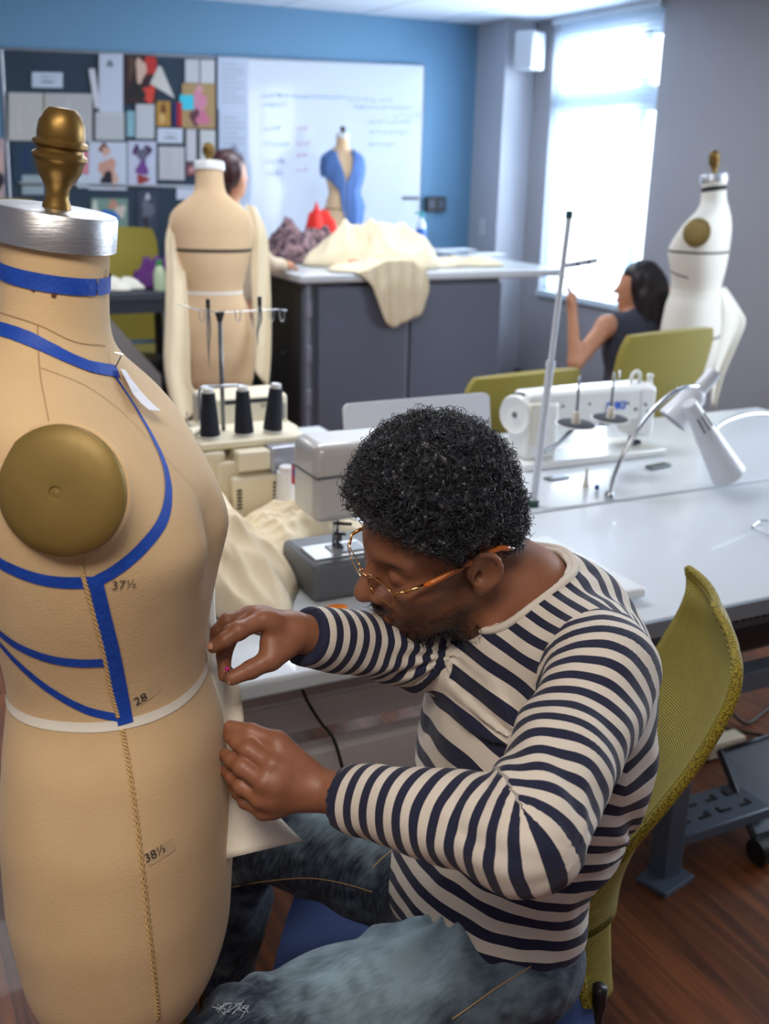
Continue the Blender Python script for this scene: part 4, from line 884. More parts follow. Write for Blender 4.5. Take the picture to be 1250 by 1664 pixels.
# ------------------------------------------------------------------ chairs
def mesh_chair(label, rows, Lat, Back, seat_c, head, post=True, group='olive task chairs', seatm=None, name='task_chair'):
    """rows: (near edge point, half width, bulge) from top to bottom"""
    root = thing(name, label, 'chair', (seat_c[0], seat_c[1], 0), group); Lat = A3(*Lat); Back = A3(*Back)
    P = np.array([[*e, hw, bu] for e, hw, bu in rows]); P = spline(P, 60); ns = 33; G = []
    for i, p in enumerate(P):
        e, hw, bu = p[:3], p[3], p[4]; row = []
        for j in range(ns):
            s_ = j/(ns-1)*2-1; q = e+Lat*hw*(s_+1)+Back*bu*(1-abs(s_)**2.2);  row.append(q)
        G.append(row)
    G = np.array(G); cut = []
    MB().grid(G[:50], thick=.010).build('backrest', MESHM, root, smooth=True)
    for s0, s1 in ((0, 9), (24, 33)): MB().grid(G[48:, s0:s1], thick=.0102).build('backrest_fork', MESHM, root, smooth=True)
    edge = [G[i, 0] for i in range(60)]; edge2 = [G[i, -1] for i in range(60)]; top = [G[0, j] for j in range(ns)]
    MB().tube(edge[::-1]+top+edge2, .0085, 8, flat=.8).build('edge_band', EDGEM, root, smooth=True)
    for k in (0, 26):
        a = (G[59, 3]+G[59, 1])/2 if k == 0 else (G[59, -3]+G[59, -2])/2
        MB().tube(spline([a+A3(0, 0, .04), a, a+A3(0, 0, -.05)-Back*.02, A3(seat_c[0], seat_c[1], .36)+Back*.12], 12), .011, 8).build('support_arm', BLACK, root, smooth=True)
    # seat
    f = MB(); fx, fy = -Back, Lat; g = []
    for i in range(13):
        u = -1+2*i/12; row = []
        for j in range(13):
            v = -1+2*j/12; q = A3(*seat_c)+fx*.235*u*(1-.08*v*v)+fy*.235*v*(1-.10*u*u)+A3(0, 0, -.03*max(0, u-.5)**2*4+.012*v*v); row.append(q)
        g.append(row)
    MB().grid(np.array(g)[::-1], thick=.055).build('seat', seatm or SEATM, root, smooth='auto', angle=60)
    c = A3(seat_c[0], seat_c[1], 0)
    if post:
        MB().box(c+A3(0, 0, seat_c[2]-.085), (.2, .16, .05), rotz(head)).build('seat_mechanism', BLACK, root, bevel=.01, smooth='auto')
        MB().cyl(c+A3(0, 0, .1), c+A3(0, 0, seat_c[2]-.09), .027).build('gas_post', CHROME, root, smooth=True)
        for k in range(5):
            a = head+.62+2*pi*k/5; d = A3(cos(a), sin(a), 0)
            l = MB().tube([c+A3(0, 0, .12), c+A3(0, 0, .115)+d*.12, c+A3(0, 0, .085)+d*.31], [.026, .022, .017], 8, flat=.7).build('base_arm', CHROME, root, smooth=True)
            n_ = np.cross(d, A3(0, 0, 1)); MB().cyl(c+A3(0, 0, .03)+d*.31-n_*.02, c+A3(0, 0, .03)+d*.31+n_*.02, .029, n=16).build('caster', BLACK, l, smooth='auto')
    return root
MESHM = mat('olive_mesh', rgb(150, 136, 28), .6, noise=(40, rgb(136, 122, 22), .3)); nt = MESHM.node_tree; b = nt.nodes['Principled BSDF']
wv = nt.nodes.new('ShaderNodeTexWave'); wv.wave_type = 'BANDS'; wv.bands_direction = 'Z'; wv.inputs['Scale'].default_value = 95; wv.inputs['Distortion'].default_value = 1.2; wv.inputs['Detail Scale'].default_value = .6
tc = nt.nodes.new('ShaderNodeTexCoord'); nt.links.new(tc.outputs['Object'], wv.inputs['Vector']); bp = nt.nodes.new('ShaderNodeBump'); bp.inputs['Strength'].default_value = .8; bp.inputs['Distance'].default_value = .0015; nt.links.new(wv.outputs['Fac'], bp.inputs['Height']); nt.links.new(bp.outputs[0], b.inputs['Normal'])
EDGEM = mat('olive_knit_edge', rgb(156, 138, 30), .75); nt = EDGEM.node_tree; b = nt.nodes['Principled BSDF']; vo = nt.nodes.new('ShaderNodeTexVoronoi'); vo.inputs['Scale'].default_value = 420; tc = nt.nodes.new('ShaderNodeTexCoord'); nt.links.new(tc.outputs['Object'], vo.inputs['Vector'])
cr = nt.nodes.new('ShaderNodeValToRGB'); cr.color_ramp.elements[0].color = (*rgb(176, 158, 44), 1); cr.color_ramp.elements[1].color = (*rgb(84, 72, 12), 1); cr.color_ramp.elements[0].position = .25; cr.color_ramp.elements[1].position = .75; nt.links.new(vo.outputs['Distance'], cr.inputs[0]); nt.links.new(cr.outputs[0], b.inputs['Base Color'])
SEATM = mat('blue_seat_fabric', rgb(44, 64, 112), .85, bump=(360, .5))
lat = (.47, .883, 0); bk = (.883, -.47, 0)
rows = [(Zp(1163, 988, .985), .080, .012), (Zp(1183, 1022, .975), .110, .018), (Zp(1194, 1055, .963), .125, .022), (Zp(1199, 1095, .945), .138, .03), (Zp(1186, 1150, .90), .15, .035), (Zp(1132, 1243, .81), .155, .045), (Zp(1068, 1325, .735), .145, .05), (Zp(1000, 1405, .66), .13, .065), (Zp(952, 1470, .60), .11, .075), (Zp(937, 1525, .555), .10, .075), (Zp(946, 1600, .49), .10, .065), (Zp(958, 1650, .45), .10, .055)]
mesh_chair('olive mesh-back task chair that the man in stripes sits on', rows, lat, bk, (.66, 1.115, .462), radians(143))
def simple_chair(label, c, yaw, wid, top, low, tilt=.06, round_=.05, matu=OLIVE):
    """upholstered task chair seen from behind; yaw = facing direction"""
    f = A3(cos(yaw), sin(yaw), 0); l = A3(-sin(yaw), cos(yaw), 0); root = thing('task_chair', label, 'chair', (c[0], c[1], 0), 'olive task chairs'); C0 = A3(c[0], c[1], 0); G = []
    n = 24; m_ = 28
    for i in range(n+1):
        v = i/n; row = []
        for j in range(m_+1):
            s_ = -1+2*j/m_; zz = top-(top-low)*v
            # rounded outline: width shrinks near top and bottom
            k = 1-.10*max(0, (v-.2))**1.5; e = 1-.10*(max(0, .14-v)/.14)**2-.22*(max(0, v-.86)/.14)**2
            row.append(C0-f*(.20+.05*(1-v)*1+tilt*(1-v))+f*.035*s_*s_+l*wid/2*s_*k*e+A3(0, 0, zz-.012*s_*s_*(1-v)))
        G.append(row)
    MB().grid(np.array(G), thick=.03).build('backrest', matu, root, smooth='auto', angle=60)
    g = []
    for i in range(11):
        u = -1+.2*i; g.append([C0+f*.23*u+l*.235*(-1+.2*j)*(1-.1*u*u)+A3(0, 0, .47-.03*max(0, u-.5)) for j in range(11)])
    MB().grid(np.array(g), thick=.06).build('seat', matu, root, smooth='auto', angle=60)
    MB().tube(spline([C0-f*.24+A3(0, 0, low+.1), C0-f*.27+A3(0, 0, .40), C0-f*.05+A3(0, 0, .38)], 10), .02, 8).build('back_support', BLACK, root, smooth=True)
    MB().cyl(C0+A3(0, 0, .1), C0+A3(0, 0, .41), .026).build('gas_post', CHROME, root, smooth=True)
    for k in range(5):
        a = yaw+2*pi*k/5; d = A3(cos(a), sin(a), 0); lg = MB().tube([C0+A3(0, 0, .12), C0+A3(0, 0, .08)+d*.3], [.024, .015], 8).build('base_arm', BLACK, root, smooth=True)
        n_ = np.cross(d, A3(0, 0, 1)); MB().cyl(C0+A3(0, 0, .03)+d*.3-n_*.02, C0+A3(0, 0, .03)+d*.3+n_*.02, .029, n=14).build('caster', BLACK, lg, smooth='auto')
    return root

# ------------------------------------------------------------------ left sewing table (muslin heap, sewing machine, overlocker, laptop)
tb = thing('sewing_table', 'white laminate table holding the grey sewing machine and the overlocker', 'table', (.95, 2.2, 0))
MB().box((.81, 2.22, .732), (.96, 1.30, .036)).build('tabletop', WHITEL, tb, bevel=.008, smooth='auto')
LG = mat('table_leg_white', rgb(226, 224, 222), .5)
for x, y in ((.40, 2.78), (1.25, 2.78), (1.25, 1.66)): MB().box((x, y, .36), (.05, .05, .72)).build('leg', LG, tb, bevel=.004, smooth='auto')
o = MB()
for nm, a, b in (('upper', (380, 1150), (720, 1096)), ('lower', (480, 1221), (720, 1176))):
    yb = 1.75; p, q = Yp(a[0], a[1], yb), Yp(b[0], b[1], yb); z = (p[2]+q[2])/2; x0, x1 = (.50 if nm == 'upper' else .54), 1.28
    MB().box(((x0+x1)/2, yb, z-.033 if nm == 'upper' else z-.06), (x1-x0, .022, .066 if nm == 'upper' else .12)).build('slat_rail', LG, tb, bevel=.003, smooth='auto')
    MB().box(((x0+x1)/2, yb+.012, z+.002), (x1-x0, .035, .008)).build('rail_cap', WHITEP, tb, bevel=.002, smooth='auto')
cd_ = MB().tube(spline([Yp(470, 1080, 1.70), Yp(484, 1103, 1.70), Yp(500, 1140, 1.70), Yp(520, 1172, 1.70), Yp(543, 1203, 1.70), Yp(560, 1260, 1.72)], 40), .0035, 6).build('power_cord', mat('dark_green_cord', rgb(30, 42, 38), .5), smooth=True); cd_.name = 'extension_cord'; setp(cd_, 'thin dark power cord hanging in front of the white table rails', 'cord')

# muslin heap on the table
def cloth_heap(label, cx, cy, z0, rx, ry, h, seed, m, name='muslin_fabric', cat='fabric', rot=0, n=70, pull=None):
    rs = np.random.RandomState(seed); G = np.zeros((n, n, 3)); u = np.linspace(-1, 1, n); U_, V_2 = np.meshgrid(u, u, indexing='ij')
    ang = np.arctan2(V_2, U_); sq = np.maximum(abs(U_), abs(V_2)); r = sq
    rr = 1+.16*np.sin(3*ang+seed)+.10*np.sin(5*ang+2*seed)+.02*np.sin(9*ang)
    X_ = r*np.cos(ang)*rr; Y_ = r*np.sin(ang)*rr
    Zh = np.zeros_like(r); P2 = np.stack([X_, Y_, X_*0], -1).reshape(-1, 3)
    for k in range(7):
        a = rs.uniform(0, pi); fr = rs.uniform(4, 13); ph = rs.uniform(0, 6); w1 = vnoise(P2, 1.6, seed+k).reshape(r.shape); w2 = vnoise(P2, 1.2, seed+k+20).reshape(r.shape)
        q = fr*(X_*cos(a)+Y_*sin(a))+ph+3.2*w1; Zh += (.62*(1-np.abs(np.sin(q)))**1.4+.65*(.5+.5*np.cos(q*.7))**1.6)*(.5+.6*w2)*(.75/(1+.10*k))
    Zh = Zh/2.2; env = np.clip((1-r)/.55, 0, 1)**.7; Zz = h*(env*(.45+.75*Zh)+.10*Zh*np.clip((1-r)/.08, 0, 1))+.004
    c, s_ = cos(rot), sin(rot); G[..., 0] = cx+rx*X_*c-ry*Y_*s_; G[..., 1] = cy+rx*X_*s_+ry*Y_*c; G[..., 2] = z0+Zz
    if pull is not None: G = pull(G)
    o = MB().grid(G, thick=.0015).build(name, m, smooth=True); return setp(o, label, cat)
cloth_heap('crumpled heap of cream muslin on the table between the form and the sewing machine', .640, 2.18, .752, .175, .38, .17, 5, MUSLIN)
cloth_heap('low fold of cream muslin lying in front of the overlocker', .90, 2.26, .752, .17, .12, .075, 9, MUSLIN)
o = MB().ell(Zp(543, 989, .757), (.030, .014, .007)).build('pincushion', mat('orange_plastic', rgb(240, 128, 24), .5), smooth=True); setp(o, 'small orange plastic clip lying before the grey sewing machine', 'clip'); o.name = 'sewing_clip'

# grey domestic sewing machine
sm_ = thing('sewing_machine', 'grey and silver domestic sewing machine left of the man\'s head', 'sewing machine', (.95, 1.94, .75))
DG = mat('machine_dark_grey', rgb(96, 100, 106), .42); SG = mat('machine_silver', rgb(202, 200, 198), .32, .15, coat=.2)
MB().box((1.015, 1.935, .7905), (.46, .185, .080)).build('bed', DG, sm_, bevel=.014, smooth='auto', seg=3)
MB().box((.865, 1.915, .832), (.13, .085, .004)).build('needle_plate', mat('needle_plate_metal', rgb(190, 192, 196), .3, .8), sm_, bevel=.002, smooth='auto')
MB().box((.885, 1.912, .8355), (.075, .05, .004)).build('bobbin_cover', mat('clear_cover', rgb(176, 180, 186), .15, .3), sm_, bevel=.001)
MB().box((.868, 1.945, .986), (.13, .13, .165)).build('machine_head', SG, sm_, bevel=.022, smooth='auto', seg=4)
MB().box((1.0, 1.945, 1.018), (.36, .125, .10)).build('machine_arm', SG, sm_, bevel=.022, smooth='auto', seg=4)
MB().box((1.145, 1.945, .90), (.12, .13, .22)).build('pillar', SG, sm_, bevel=.02, smooth='auto', seg=3)
MB().box((.868, 1.8788, 1.003), (.126, .003, .004)).box((.803, 1.945, 1.003), (.003, .126, .004)).build('parting_groove', DG, sm_)
MB().box((.902, 1.878, .985), (.010, .006, .135)).build('thread_slot', BLACK, sm_)
MB().cyl((.862, 1.925, .83), (.862, 1.925, .925), .0028, n=8).build('needle_bar', CHROME, sm_, smooth=True)
MB().cyl((.878, 1.94, .84), (.878, 1.94, .925), .004, n=8).build('presser_bar', CHROME, sm_, smooth=True)
MB().box((.870, 1.92, .841), (.014, .03, .006)).box((.876, 1.93, .856), (.012, .012, .02)).build('presser_foot', mat('foot_metal', rgb(120, 122, 128), .3, .9), sm_)
MB().cyl((.865, 1.925, .888), (.895, 1.905, .888), .0035, n=8).cyl((.865, 1.925, .865), (.885, 1.912, .865), .003, n=8).build('clamp_screw', BLACK, sm_, smooth=True)
MB().cyl((1.208, 1.945, 1.0), (1.232, 1.945, 1.0), .04).build('handwheel', DG, sm_, smooth='auto')

# laptop lid behind the machine
lp = thing('laptop', 'open white laptop seen from behind its lid, behind the man\'s hair', 'laptop', (1.22, 2.52, .75))
a, b_, c, d = Yp(558, 657, 2.5), Yp(795, 647, 2.5), None, None
wdt = b_[0]-a[0]; zc = a[2]; lx0 = a[0]
G_ = []
rr = .018
def rrect(x0, x1, z0, z1, r, n=6):
    pts = []
    for cx, cz, a0 in ((x1-r, z1-r, 0), (x0+r, z1-r, pi/2), (x0+r, z0+r, pi), (x1-r, z0+r, 1.5*pi)):
        for k in range(n+1): pts.append((cx+r*cos(a0+pi/2*k/n), cz+r*sin(a0+pi/2*k/n)))
    return pts
lid = rrect(lx0, b_[0], .765, zc, .018); tl = .18
r1 = [A3(x, 2.50-(z-zc)*-tl+0, z) for x, z in lid]; r1 = [A3(x, 2.50+(z-zc)*tl, z) for x, z in lid]; r2 = [p+A3(0, .008, -.001) for p in r1]
MB().rings([r1, r2]).build('lid', mat('laptop_shell', rgb(222, 224, 230), .35, coat=.1), lp, smooth='auto')
MB().box(((lx0+b_[0])/2, 2.565, .760), (wdt, .23, .016)).build('laptop_base', mat('laptop_shell2', rgb(206, 208, 214), .4), lp, bevel=.006, smooth='auto')

# overlocker with thread stand
sg = thing('overlock_machine', 'cream overlock machine with thread stand, three dark cones on top', 'sewing machine', (.87, 2.5, .75))
bx = lambda nm, m, x0, x1, y0, y1, z0, z1, bev=.006, par=None: MB().box(((x0+x1)/2, (y0+y1)/2, (z0+z1)/2), (x1-x0, y1-y0, z1-z0)).build(nm, m, par or sg, bevel=bev, smooth='auto', seg=3)
bx('machine_body', CREAMP, .77, 1.00, 2.42, 2.62, .752, .90, .012)
bx('front_cover', CREAMP, .80, .918, 2.385, 2.43, .76, .865, .008)
bx('side_arm', CREAMP, .735, .80, 2.43, 2.60, .80, .925, .012)
bx('top_block', CREAMP, .82, .905, 2.40, 2.50, .875, .925, .006)
bx('chrome_panel', mat('silver_panel', rgb(170, 174, 186), .3, .5), .905, 1.02, 2.40, 2.52, .86, .93, .008)
bx('spool_tray', CREAMP, .735, 1.02, 2.44, 2.63, .925, .945, .008)
f = MB()
for k in range(6): f.box((.815, 2.383, .79+k*.009), (.012, .004, .004)); 
f.build('vent_slots', BLACK, sg); f = MB()
for k in range(8): f.box((.908, 2.383, .775+k*.010), (.009, .004, .004))
f.build('vent_slots', BLACK, sg)
yS = 2.56; tp = Yp(357, 508, yS); bt = Yp(364, 725, yS)
MB().cyl((bt[0], yS, .94), tp, .0055, n=10).build('stand_pole', STEEL, sg, smooth=True); MB().cyl(tp-A3(0, 0, .022), tp+A3(0, 0, .002), .006, .013, n=12).build('pole_cap', BLACK, sg, smooth='auto')
MB().tube([Yp(290, 494, yS-.05), Yp(316, 502, yS-.03), tp, Yp(450, 503, yS), Yp(466, 504, yS)], .0014, 6).build('guide_bar', CHROME, sg, smooth=True)
for x in (327, 386, 441, 458):
    a = Yp(x-4, 503, yS); MB().tube(spline([a, a+A3(.002, 0, -.022), a+A3(.008, 0, -.030), a+A3(.013, 0, -.022), a+A3(.015, 0, 0)], 14), .0013, 5).build('thread_hook', CHROME, sg, smooth=True)
MB().tube(spline([Yp(325, 690, yS-.02), Yp(324, 640, yS-.02), Yp(330, 629, yS-.02), Yp(345, 628, yS-.01), Yp(395, 626, yS)], 20), .004, 8).build('crossbar', CHROME, sg, smooth=True)
bs2 = Yp(305, 712, 2.5); MB().lathe([(0, 0), (.019, 0), (.018, .004), (.012, .008), (.0105, .022), (0, .023)], bs2, n=20).cyl(bs2, bs2+A3(0, 0, .068), .0022, n=8).cyl(bs2+A3(.01, 0, .003), bs2+A3(.045, .03, .01), .006, n=8).build('spool_pin', mat('ivory_plastic', rgb(220, 212, 198), .5), sg, smooth='auto')
# cones of thread
NAVY = mat('thread_dark_navy', rgb(26, 32, 48), .8, bump=(700, .6, (1, 1, 8)))
def cone(label, x, y, z, h, r0, r1, th, name='thread_cone', group='dark thread cones on the overlocker', lean=0.0):
    r = thing(name, label, 'thread cone', (x, y, z), group); ax = nrm((lean, 0, 1))
    MB().lathe([(0, .006), (r0, .006), (r0*1.01, .010), (r1*1.02, h*.90), (r1*.7, h*.905), (0, h*.905)], (x, y, z), ax, 28).build('thread', th, r, smooth='auto')
    MB().lathe([(0, 0), (r0*.97, 0), (r0*.98, .007), (r0*.5, .0075)], (x, y, z), ax, 28).build('core', WHITEP, r, smooth='auto'); MB().lathe([(r1*.5, h*.88), (r1*.84, h*.89), (r1*.80, h*.985), (r1*.66, h), (0, h*.99)], (x, y, z), ax, 28).build('core_tip', WHITEP, r, smooth='auto'); return r
cl_ = []
for lab, px_, pb_, ptop in (('dark navy thread cone, leftmost of three on the overlocker', 342, 718, 640), ('dark navy thread cone, middle of three on the overlocker', 397, 714, 638), ('dark navy thread cone, rightmost of three on the overlocker', 443, 713, 637)):
    p = Yp(px_, pb_, 2.5); q = Yp(px_+(4 if 'right' in lab else 0), ptop, 2.5); cone(lab, p[0], 2.5, .945, q[2]-p[2]+.004, .0245, .0165, NAVY, lean=.09 if 'rightmost' in lab else (-.02))
p = Yp(466, 830, 2.37); cone('tall white thread cone beside the grey sewing machine', p[0], 2.37, .752, .138, .031, .023, mat('thread_white', rgb(232, 234, 240), .85), name='thread_cone', group=None)
o = MB().box(Yp(484, 757, 2.30)-A3(0, 0, .02), (.022, .03, .052)).build('thread_box', [mat('box_red', rgb(190, 40, 66), .6)], bevel=.002); setp(o, 'small red and blue box behind the white thread cone', 'box')
MB().box(Yp(484, 757, 2.285)-A3(0, 0, .015), (.023, .002, .022)).build('box_print', mat('box_blue', rgb(40, 70, 160), .6), o)
# tweezers hanging on the guide bar
for x, y0, y1, lab, ln in ((338, 488, 598, 'longer pair of tweezers hanging left of the stand pole', 1), (422, 484, 562, 'shorter pair of tweezers hanging right of the stand pole', 0)):
    r = thing('tweezers', lab, 'tweezers', Yp(x, y0, yS), 'tweezers hung on the overlocker thread stand'); a, b2 = Yp(x, y0, yS-.012), Yp(x+(2 if ln else -3), y1, yS-.012); L_ = a[2]-b2[2]
    for dx in (-.0022, .0022):
        pts = [a, a+A3(dx, 0, -.2*L_), a+A3(dx*1.6, 0, -.45*L_), b2+A3(dx*.6, 0, .3*L_), b2]; MB().tube(spline(pts, 16), list(np.interp(np.linspace(0, 1, 16), [0, .1, .35, .7, 1], [.003, .0045, .005, .003, .0012])), 8, flat=.4).build('tweezer_arm', CHROME if dx < 0 else STEEL, r, smooth=True)
    MB().cyl(a+A3(0, 0, .003), a-A3(0, 0, .02), .0052, n=10).build('grip_end', BLACK, r, smooth='auto')
# second cream machine behind the cones
s2 = thing('overlock_machine', 'second cream machine with a dark control strip, behind the three cones', 'sewing machine', (1.12, 3.0, .75)); p0, p1 = Yp(362, 640, 2.95), Yp(468, 640, 2.95)
bx('machine_body', CREAMP, p0[0]-.05, p1[0], 2.95, 3.10, p1[2]-.10, p1[2]+.002, .012, s2); MB().box(((p0[0]+p1[0])/2-.02, 2.948, p1[2]-.012), (.17, .004, .012)).build('control_strip', BLACK, s2)
bx('machine_base', CREAMP, p0[0]-.07, p1[0]+.02, 2.90, 3.10, .752, p1[2]-.09, .012, s2)
v, f_ = text_mesh('SINGER', .017); R_ = rotx(pi/2); MB().add(v@R_.T+A3(p1[0]-.06, 2.948, p1[2]-.030), f_).build('brand_lettering', BLACK, s2)
f = MB()
for k in range(7): f.box((p1[0]-.013, 2.948, p1[2]-.030-k*.007), (.010, .003, .003))
f.build('vent_slots', GREYP, s2)
# small table that carries it
t3 = thing('sewing_table', 'white table end behind the overlocker carrying the second cream machine', 'table', (1.1, 3.1, 0)); MB().box((1.10, 3.08, .732), (.62, .38, .036)).build('tabletop', WHITEL, t3, bevel=.006, smooth='auto')
for x in (.84, 1.36): MB().box((x, 3.08, .357), (.04, .3, .714)).build('leg', LG, t3, bevel=.004, smooth='auto')

# ------------------------------------------------------------------ right industrial tables
def ind_table(label, x0, x1, y0, y1, th=.03):
    t = thing('industrial_table', label, 'table', ((x0+x1)/2, (y0+y1)/2, 0)); MB().box(((x0+x1)/2, (y0+y1)/2, .75-th/2), (x1-x0, y1-y0, th)).build('tabletop', WHITEL, t, bevel=.006, smooth='auto'); return t
FR = mat('frame_blue_grey', rgb(96, 110, 128), .45, .3)
t1 = ind_table('white industrial sewing table nearest the olive chair, grey metal frame below', 1.30, 2.90, 1.50, 2.17)
MB().box((2.10, 1.497, .732), (1.60, .010, .034)).build('edge_strip', mat('edge_grey', rgb(130, 142, 154), .4, .3), t1)
MB().box((2.10, 1.56, .690), (1.54, .04, .05)).build('front_rail', FR, t1, bevel=.003, smooth='auto')
f = MB()
for k in range(60): f.box((1.60+k*.02, 1.538, .690), (.008, .004, .016), roty(.5))
f.build('rail_slots', BLACK, t1)
for x in (1.60, 2.74):
    MB().box((x, 1.62, .36), (.055, .055, .70)).build('leg_post', FR, t1, bevel=.004, smooth='auto')
    MB().box((x-.012, 1.602, .006), (.115, .085, .012), rotz(.25)).build('foot_plate', FR, t1, bevel=.002)
    MB().box((x, 2.02, .36), (.055, .055, .70)).build('leg_post', FR, t1, bevel=.004, smooth='auto')
br_ = MB().box((1.76, 1.66, .10), (.30, .13, .03)).build('slotted_bracket', FR, t1, bevel=.004, smooth='auto')
f = MB()
for i in range(4):
    for j in range(2):
        f.box((1.66+i*.066, 1.635+j*.05, .1155), (.035, .008, .003)).box((1.66+i*.066+(.014 if (i+j) % 2 else -.014), 1.635+j*.05+.008, .1155), (.008, .02, .003)).build('bracket_slot', BLACK, br_); f = MB()

MB().box((2.10, 1.86, .56), (.70, .22, .20)).build('motor_housing', mat('motor_dark', rgb(36, 44, 58), .5), t1, bevel=.02, smooth='auto')
MB().box((2.10, 1.60, .50), (.9, .05, .05)).build('cross_beam', FR, t1, bevel=.003)
# treadle pedal
pd = thing('treadle_pedal', 'dark grey metal treadle pedal on the floor under the industrial table', 'pedal', (2.0, 1.62, 0))
c4 = [Zp(1170, 1222, .16), Zp(1262, 1192, .16), Zp(1330, 1330, .06), Zp(1226, 1362, .06)]
MB().quadbox(c4, (0, 0, -.012)).build('pedal_plate', mat('pedal_grey', rgb(84, 96, 112), .55), pd, bevel=.004)
MB().tube([c4[0], c4[3]], .009, 8).tube([c4[3], c4[2]], .007, 8).tube([c4[0], c4[1]], .007, 8).build('pedal_rim', DARKM, pd, smooth=True)
p = Zp(1235, 1400, .0); MB().cyl(p+A3(-.02, 0, .032), p+A3(.02, 0, .032), .032).build('caster', BLACK, pd, smooth='auto'); MB().tube([p+A3(0, 0, .04), c4[3]], .012, 8).build('strut', DARKM, pd)
for k, pts in enumerate(([Zp(1190, 1160, .02), Zp(1215, 1175, .01), Zp(1250, 1150, .01), Zp(1290, 1120, .02)], [Zp(1170, 1180, .02), Zp(1200, 1188, .01), Zp(1260, 1195, .01), Zp(1300, 1170, .02)])):
    o = MB().tube(spline(pts, 20), .005, 6).build('extension_cord', BLACK, smooth=True); setp(o, ['black power cord on the floor behind the pedal, the upper one', 'black power cord on the floor behind the pedal, the lower one'][k], 'cord')
o = MB().box(Zp(1172, 1210, .03), (.14, .05, .05)).build('power_strip', CREAMP, bevel=.006); setp(o, 'pale power strip on the floor beneath the industrial table', 'power strip')
# white board edge beside the man
o = MB().box((1.375, 1.76, .772), (.09, .36, .022)).build('table_extension', WHITEP, bevel=.008, smooth='auto', seg=3); setp(o, 'white plastic extension tray between the two tables behind the man', 'tray')
t2 = ind_table('far white industrial table carrying the straight-stitch machine', 1.40, 3.10, 2.185, 2.95)
for x, y in ((1.5, 2.3), (3.0, 2.3), (1.5, 2.88), (3.0, 2.88)): MB().box((x, y, .36), (.05, .05, .72)).build('leg_post', FR, t2, bevel=.004, smooth='auto')
# ------------------------------------------------------------------ industrial machine
jk = thing('industrial_sewing_machine', 'white industrial straight-stitch machine with blue lettering on the far table', 'sewing machine', (1.95, 2.60, .75))
IVW = mat('machine_white', rgb(226, 226, 222), .35, coat=.3)
ja = Zp(835, 692, .985); jb2 = Zp(1062, 648, .985)
jy = 2.55; ja = Yp(858, 690, jy); jt = Yp(862, 656, jy); je = Yp(1066, 640, jy)
x0, x1 = ja[0], je[0]; zt = .5*(jt[2]+Yp(1060, 615, jy)[2]); zb = Yp(1000, 690, jy)[2]
MB().box(((x0+x1)/2, jy+.045, (zt+zb)/2+.005), (x1-x0, .10, zt-zb)).build('machine_arm', IVW, jk, bevel=.018, smooth='auto', seg=4)
MB().box((x0+.05, jy+.045, (zt+.77)/2-.01), (.115, .115, zt-.77-.02)).build('pillar', IVW, jk, bevel=.018, smooth='auto', seg=4)
MB().box((x1-.035, jy+.045, (zt+zb)/2-.025), (.075, .105, zt-zb+.05)).build('face_head', IVW, jk, bevel=.016, smooth='auto', seg=4)
MB().box(((x0+x1)/2+.0, jy+.045, .762), (x1-x0+.06, .18, .024)).build('bed', IVW, jk, bevel=.006, smooth='auto')
hw = A3(x0-.012, jy+.045, zt-.062); MB().lathe([(0, 0), (.048, 0), (.058, .006), (.060, .020), (.055, .028), (.050, .024), (.030, .020), (.012, .024), (0, .026)], hw+A3(.012, 0, 0), (-1, -.32, 0), 36).build('handwheel', IVW, jk, smooth='auto')
MB().lathe([(0, .0205), (.010, .0205), (.009, .027), (0, .028)], hw+A3(.012, 0, 0), (-1, -.32, 0)).build('wheel_hub', STEEL, jk, smooth='auto')
MB().lathe([(.048, -.004), (.063, -.004), (.063, .003), (.05, .003)], hw+A3(.012, 0, 0), (-1, -.32, 0), 36).build('wheel_guard', DARKM, jk, smooth='auto')
MB().box((x0+.025, jy-.012, (zt+.80)/2), (.06, .02, zt-.84), rotx(.0)).build('belt_cover', mat('machine_ivory', rgb(214, 208, 194), .4), jk, bevel=.008, smooth='auto')
v, f_ = text_mesh('JUKI', .034, .0012); cjk = Yp(1002, 660, jy-.008); MB().add((v*A3(1.15, 1, 1))@rotx(pi/2).T+cjk, f_).build('brand_lettering', mat('logo_blue', rgb(20, 92, 206), .4), jk)
for a_, b3, r in ((915, 660, .004), (1033, 665, .005), (1048, 657, .006), (1051, 668, .005), (990, 672, .0035), (958, 656, .0035), (1020, 655, .0045), (870, 668, .004)): q = Yp(a_, b3, jy-.004); MB().cyl(q+A3(0, .003, 0), q-A3(0, .004, 0), r, n=10).build('screw', STEEL, jk, smooth='auto')
MB().cyl(A3(x1-.035, jy+.03, .80), A3(x1-.035, jy+.03, zb-.02), .004, n=8).cyl(A3(x1-.045, jy+.05, .79), A3(x1-.045, jy+.05, zb-.02), .005, n=8).build('needle_bar', CHROME, jk, smooth=True)
MB().box((x1-.042, jy+.03, .785), (.025, .035, .012)).build('presser_foot', DARKM, jk)
q = Yp(1033, 620, jy+.03); MB().tube(spline([q+A3(-.018, 0, -.02), q+A3(-.016, 0, .018), q+A3(0, 0, .032), q+A3(.014, 0, .02), q+A3(.014, 0, -.02)], 16), .006, 8).build('top_handle', IVW, jk, smooth=True)
q = Yp(1056, 620, jy+.03); MB().lathe([(0, -.02), (.012, -.02), (.009, .0), (.007, .012), (.011, .015), (.010, .024), (0, .025)], q, n=20).build('tension_knob', IVW, jk, smooth='auto')
q = Yp(1006, 620, jy+.03); MB().cyl(q-A3(0, 0, .02), q+A3(0, 0, .035), .0025, n=8).build('thread_pin', CHROME, jk, smooth=True)
